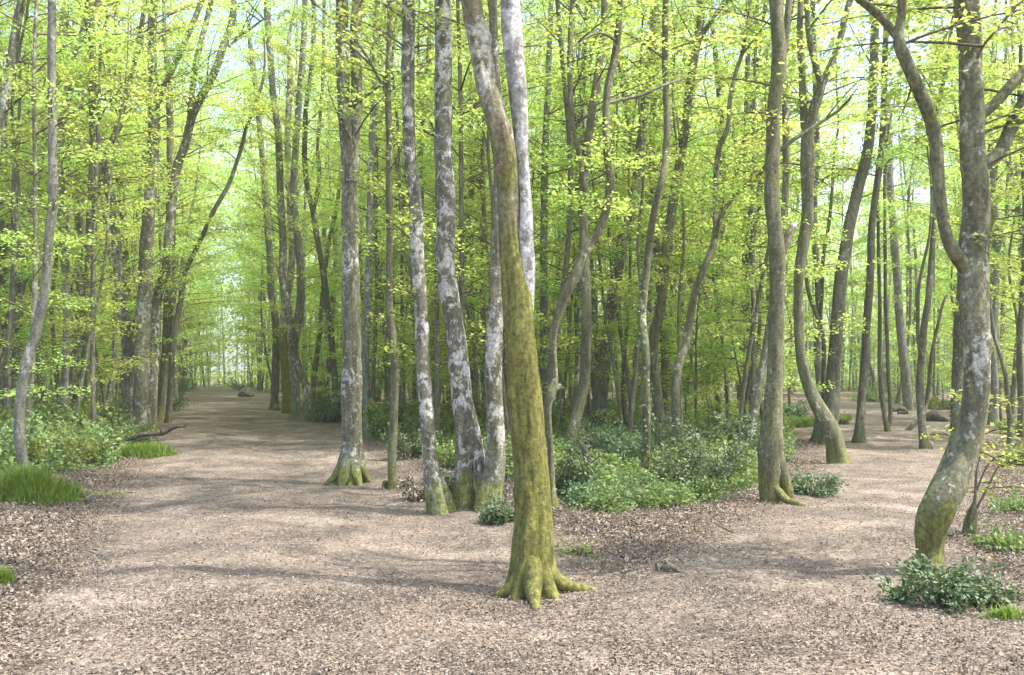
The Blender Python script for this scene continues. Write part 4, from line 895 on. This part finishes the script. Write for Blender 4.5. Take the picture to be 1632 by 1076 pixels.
# dead leaves lying on the ground
rng=np.random.default_rng(91); n=1150000
y=3.4+rng.uniform(0,1,n)**1.6*20; px=rng.uniform(-60,1700,n); wide=rng.random(n)<0.36; px=np.where(wide,rng.uniform(-900,2500,n),px); x=(px-CX)/F*y
d=pathdist(x,y); pr=np.clip(0.25+0.9*(d+0.45),np.where(y<7.0,0.42,0.16),1.0)*(0.65+0.35*np.sin(x*2.1+np.sin(y*1.7))*np.sin(y*2.6+x))
k=rng.random(n)<pr; x=x[k];y=y[k]; m=len(x)
s=rng.uniform(0.012,0.028,m)+0.026*rng.uniform(0,1,m)*np.clip(d[k]+0.6,0.1,1.0); mb=MB()
pos=np.stack([x,y,gz(x,y)+0.022+rng.uniform(0,0.012,m)],1)
leaves(mb,pos,rng.normal(0,1,(m,3))*[1,1,0.12],s,s*rng.uniform(0.45,0.7,m),rng,0.38,0,fold=0.18)
tag(mb.obj('leaf_litter',DEAD),'dead brown leaves strewn over the woodland floor',kind='stuff')
# small twigs strewn about
mb=MB()
for _ in range(140):
    yb=3.8+rng.uniform(0,1)**1.5*18; xb=(rng.uniform(0,1632)-CX)/F*yb; a=rng.uniform(0,3.14); l=rng.uniform(0.03,0.10)
    dx,dy=math.cos(a)*l,math.sin(a)*l; z=float(gz(xb,yb))+0.03
    tube(mb,np.array([[xb-dx,yb-dy,z],[xb+dy*0.15,yb-dx*0.15,z+0.012],[xb+dx,yb+dy,z-0.004]]),[0.003,0.003,0.002],4,rng=rng)
tag(mb.obj('twigs',TWIG),'small fallen twigs scattered on the ground',kind='stuff')

# fallen wood
def fallen(label, name, pts3, bk, sides=10, branches=(), cat='fallen branch'):
    P=np.array(pts3,float); base=P[0,:3].copy(); base[2]=float(gz(base[0],base[1]))
    root=thing(name,tuple(base),label,cat); Q=catmull(P,30); mb=MB(); tube(mb,Q[:,:3],Q[:,3],sides,0.25,rng=rng,fine=0.05); mb.obj('stem' if name!='stump' else 'body',BK[bk],root,base)
    for b in branches:
        B=catmull(np.array(b,float),12); mb=MB(); tube(mb,B[:,:3],B[:,3],6,0.15,rng=rng); mb.obj('side_branch',BK[bk],root,base)
    return root
def gp(px,py,h=0,Y=None):
    Y=Y or F*CH/(py-HZ); return [(px-CX)/F*Y, Y, h]
Yb=20.5
fp=lambda px,py,r,Y: [*pt(px,py,Y),r]
fallen('crooked dead branch lying raised across the left verge beside the grass','fallen_branch',[fp(178,713,0.035,20.7),fp(200,703,0.05,20.6),fp(222,694,0.05,20.5),fp(245,692,0.045,20.5),fp(262,690,0.04,20.4),fp(272,684,0.035,20.4),fp(284,680,0.03,20.3),fp(297,680,0.015,20.3)],'dead',
  branches=[[fp(258,691,0.02,20.4),fp(255,684,0.015,20.3),fp(251,681,0.006,20.2)]])
Yl=7.55
fallen('weathered root stub poking from the ground right of the mossy tree','root_stub',[[*gp(1062,916,-0.02,Yl),0.04],[*gp(1064,910,0.05,Yl),0.05],[*gp(1072,912,0.045,Yl-0.04),0.04],[*gp(1084,920,0.025,Yl-0.1),0.026],[*gp(1094,927,0.012,Yl-0.15),0.02],[*gp(1106,934,-0.03,Yl-0.2),0.01]],'dead',cat='root',
  branches=[[[*gp(1050,918,-0.03,Yl),0.024],[*gp(1049,911,0.05,Yl),0.022],[*gp(1046,906,0.085,Yl),0.01]],[[*gp(1064,911,0.04,Yl),0.03],[*gp(1062,905,0.09,Yl-0.02),0.018],[*gp(1060,902,0.11,Yl-0.02),0.006]]])
fallen('dark rotten log heap on the right path near the dark forking tree','rotting_log',[[*gp(1474,672,0.08,32),0.10],[*gp(1484,670,0.16,32),0.19],[*gp(1495,671,0.17,32),0.20],[*gp(1508,672,0.05,32),0.10]],'dead',cat='log',
  branches=[[[*gp(1490,671,0.2,31.8),0.10],[*gp(1500,672,0.15,31.6),0.11],[*gp(1512,674,0.03,31.4),0.06]]])
fallen('grey log piece lying left of the rotten heap on the right path','fallen_log',[[*gp(1416,655,0.02,40),0.05],[*gp(1424,655,0.10,40),0.13],[*gp(1434,656,0.12,40),0.15],[*gp(1443,658,0.06,39.5),0.11],[*gp(1450,659,0.0,39.3),0.03]],'dead',cat='log',
  branches=[[[*gp(1432,660,0.05,38),0.08],[*gp(1446,662,0.05,37.6),0.07]]])
fallen('low mossy stone-like stump on the far right side of the long path','stump',[[*gp(392,630,-0.1,68),0.5],[*gp(394,630,0.35,68),0.48],[*gp(396,630,0.5,68),0.25],[*gp(397,630,0.53,68),0.03]],'dead',cat='stump')


# ------------------------------------------------------------------ air
HAZE=0.0009
def haze():
    m,nt=newmat('haze_air'); v=N(nt,'ShaderNodeVolumePrincipled'); v.inputs['Density'].default_value=HAZE; v.inputs['Color'].default_value=(0.93,0.95,0.90,1); v.inputs['Anisotropy'].default_value=0.2
    out=N(nt,'ShaderNodeOutputMaterial'); lk(nt,v.outputs[0],out.inputs['Volume'])
    x0,x1,y0,y1,z0,z1=-950,950,-450,1100,-1.2,26
    V=np.array([[x0,y0,z0],[x1,y0,z0],[x1,y1,z0],[x0,y1,z0],[x0,y0,z1],[x1,y0,z1],[x1,y1,z1],[x0,y1,z1]])
    mb=MB(); mb.add(V,[[3,2,1,0],[4,5,6,7],[0,1,5,4],[1,2,6,5],[2,3,7,6],[3,0,4,7]],0,False)
    tag(mb.obj('haze',m),kind='stuff',label='thin pale air between the trees')
if HAZE>0: haze()
# ------------------------------------------------------------------ camera, light, world
cam=bpy.data.cameras.new('camera'); co=bpy.data.objects.new('camera',cam); C.objects.link(co)
co.location=(0,0,CH); co.rotation_euler=(R(90),0,0); cam.sensor_width=36; cam.lens=36*F/1632; cam.shift_y=(HZ-538)/1632
cam.clip_start=0.1; cam.clip_end=3000; scene.camera=co

SUN_EL, SUN_AZ = 60.0, 100.0       # azimuth measured from +Y (into the picture) towards +X
d=np.array([math.sin(R(SUN_AZ))*math.cos(R(SUN_EL)),math.cos(R(SUN_AZ))*math.cos(R(SUN_EL)),math.sin(R(SUN_EL))])
sun=bpy.data.lights.new('sun','SUN'); sun.energy=2.3; sun.angle=R(0.5); sun.color=(1.0,0.97,0.92)
so=bpy.data.objects.new('sun',sun); C.objects.link(so); so.location=(30,0,40)
from mathutils import Vector
so.rotation_euler=Vector(d).to_track_quat('Z','Y').to_euler()
w=bpy.data.worlds.new('World'); scene.world=w; w.use_nodes=True; nt=w.node_tree
bg=nt.nodes['Background']; sky=nt.nodes.new('ShaderNodeTexSky'); sky.sky_type='NISHITA'; sky.sun_disc=False
sky.sun_elevation=R(SUN_EL); sky.sun_rotation=R(SUN_AZ); sky.air_density=1.0; sky.dust_density=3.5; sky.ozone_density=1.0
nt.links.new(sky.outputs[0],bg.inputs[0]); bg.inputs[1].default_value=0.14
scene.view_settings.view_transform='Standard'; scene.view_settings.look='None'; scene.view_settings.exposure=1.9; scene.view_settings.gamma=1
cy=scene.cycles
cy.max_bounces=12; cy.diffuse_bounces=8; cy.transmission_bounces=10; cy.glossy_bounces=2; cy.use_denoising=True
cy.sample_clamp_indirect=6; cy.volume_bounces=0
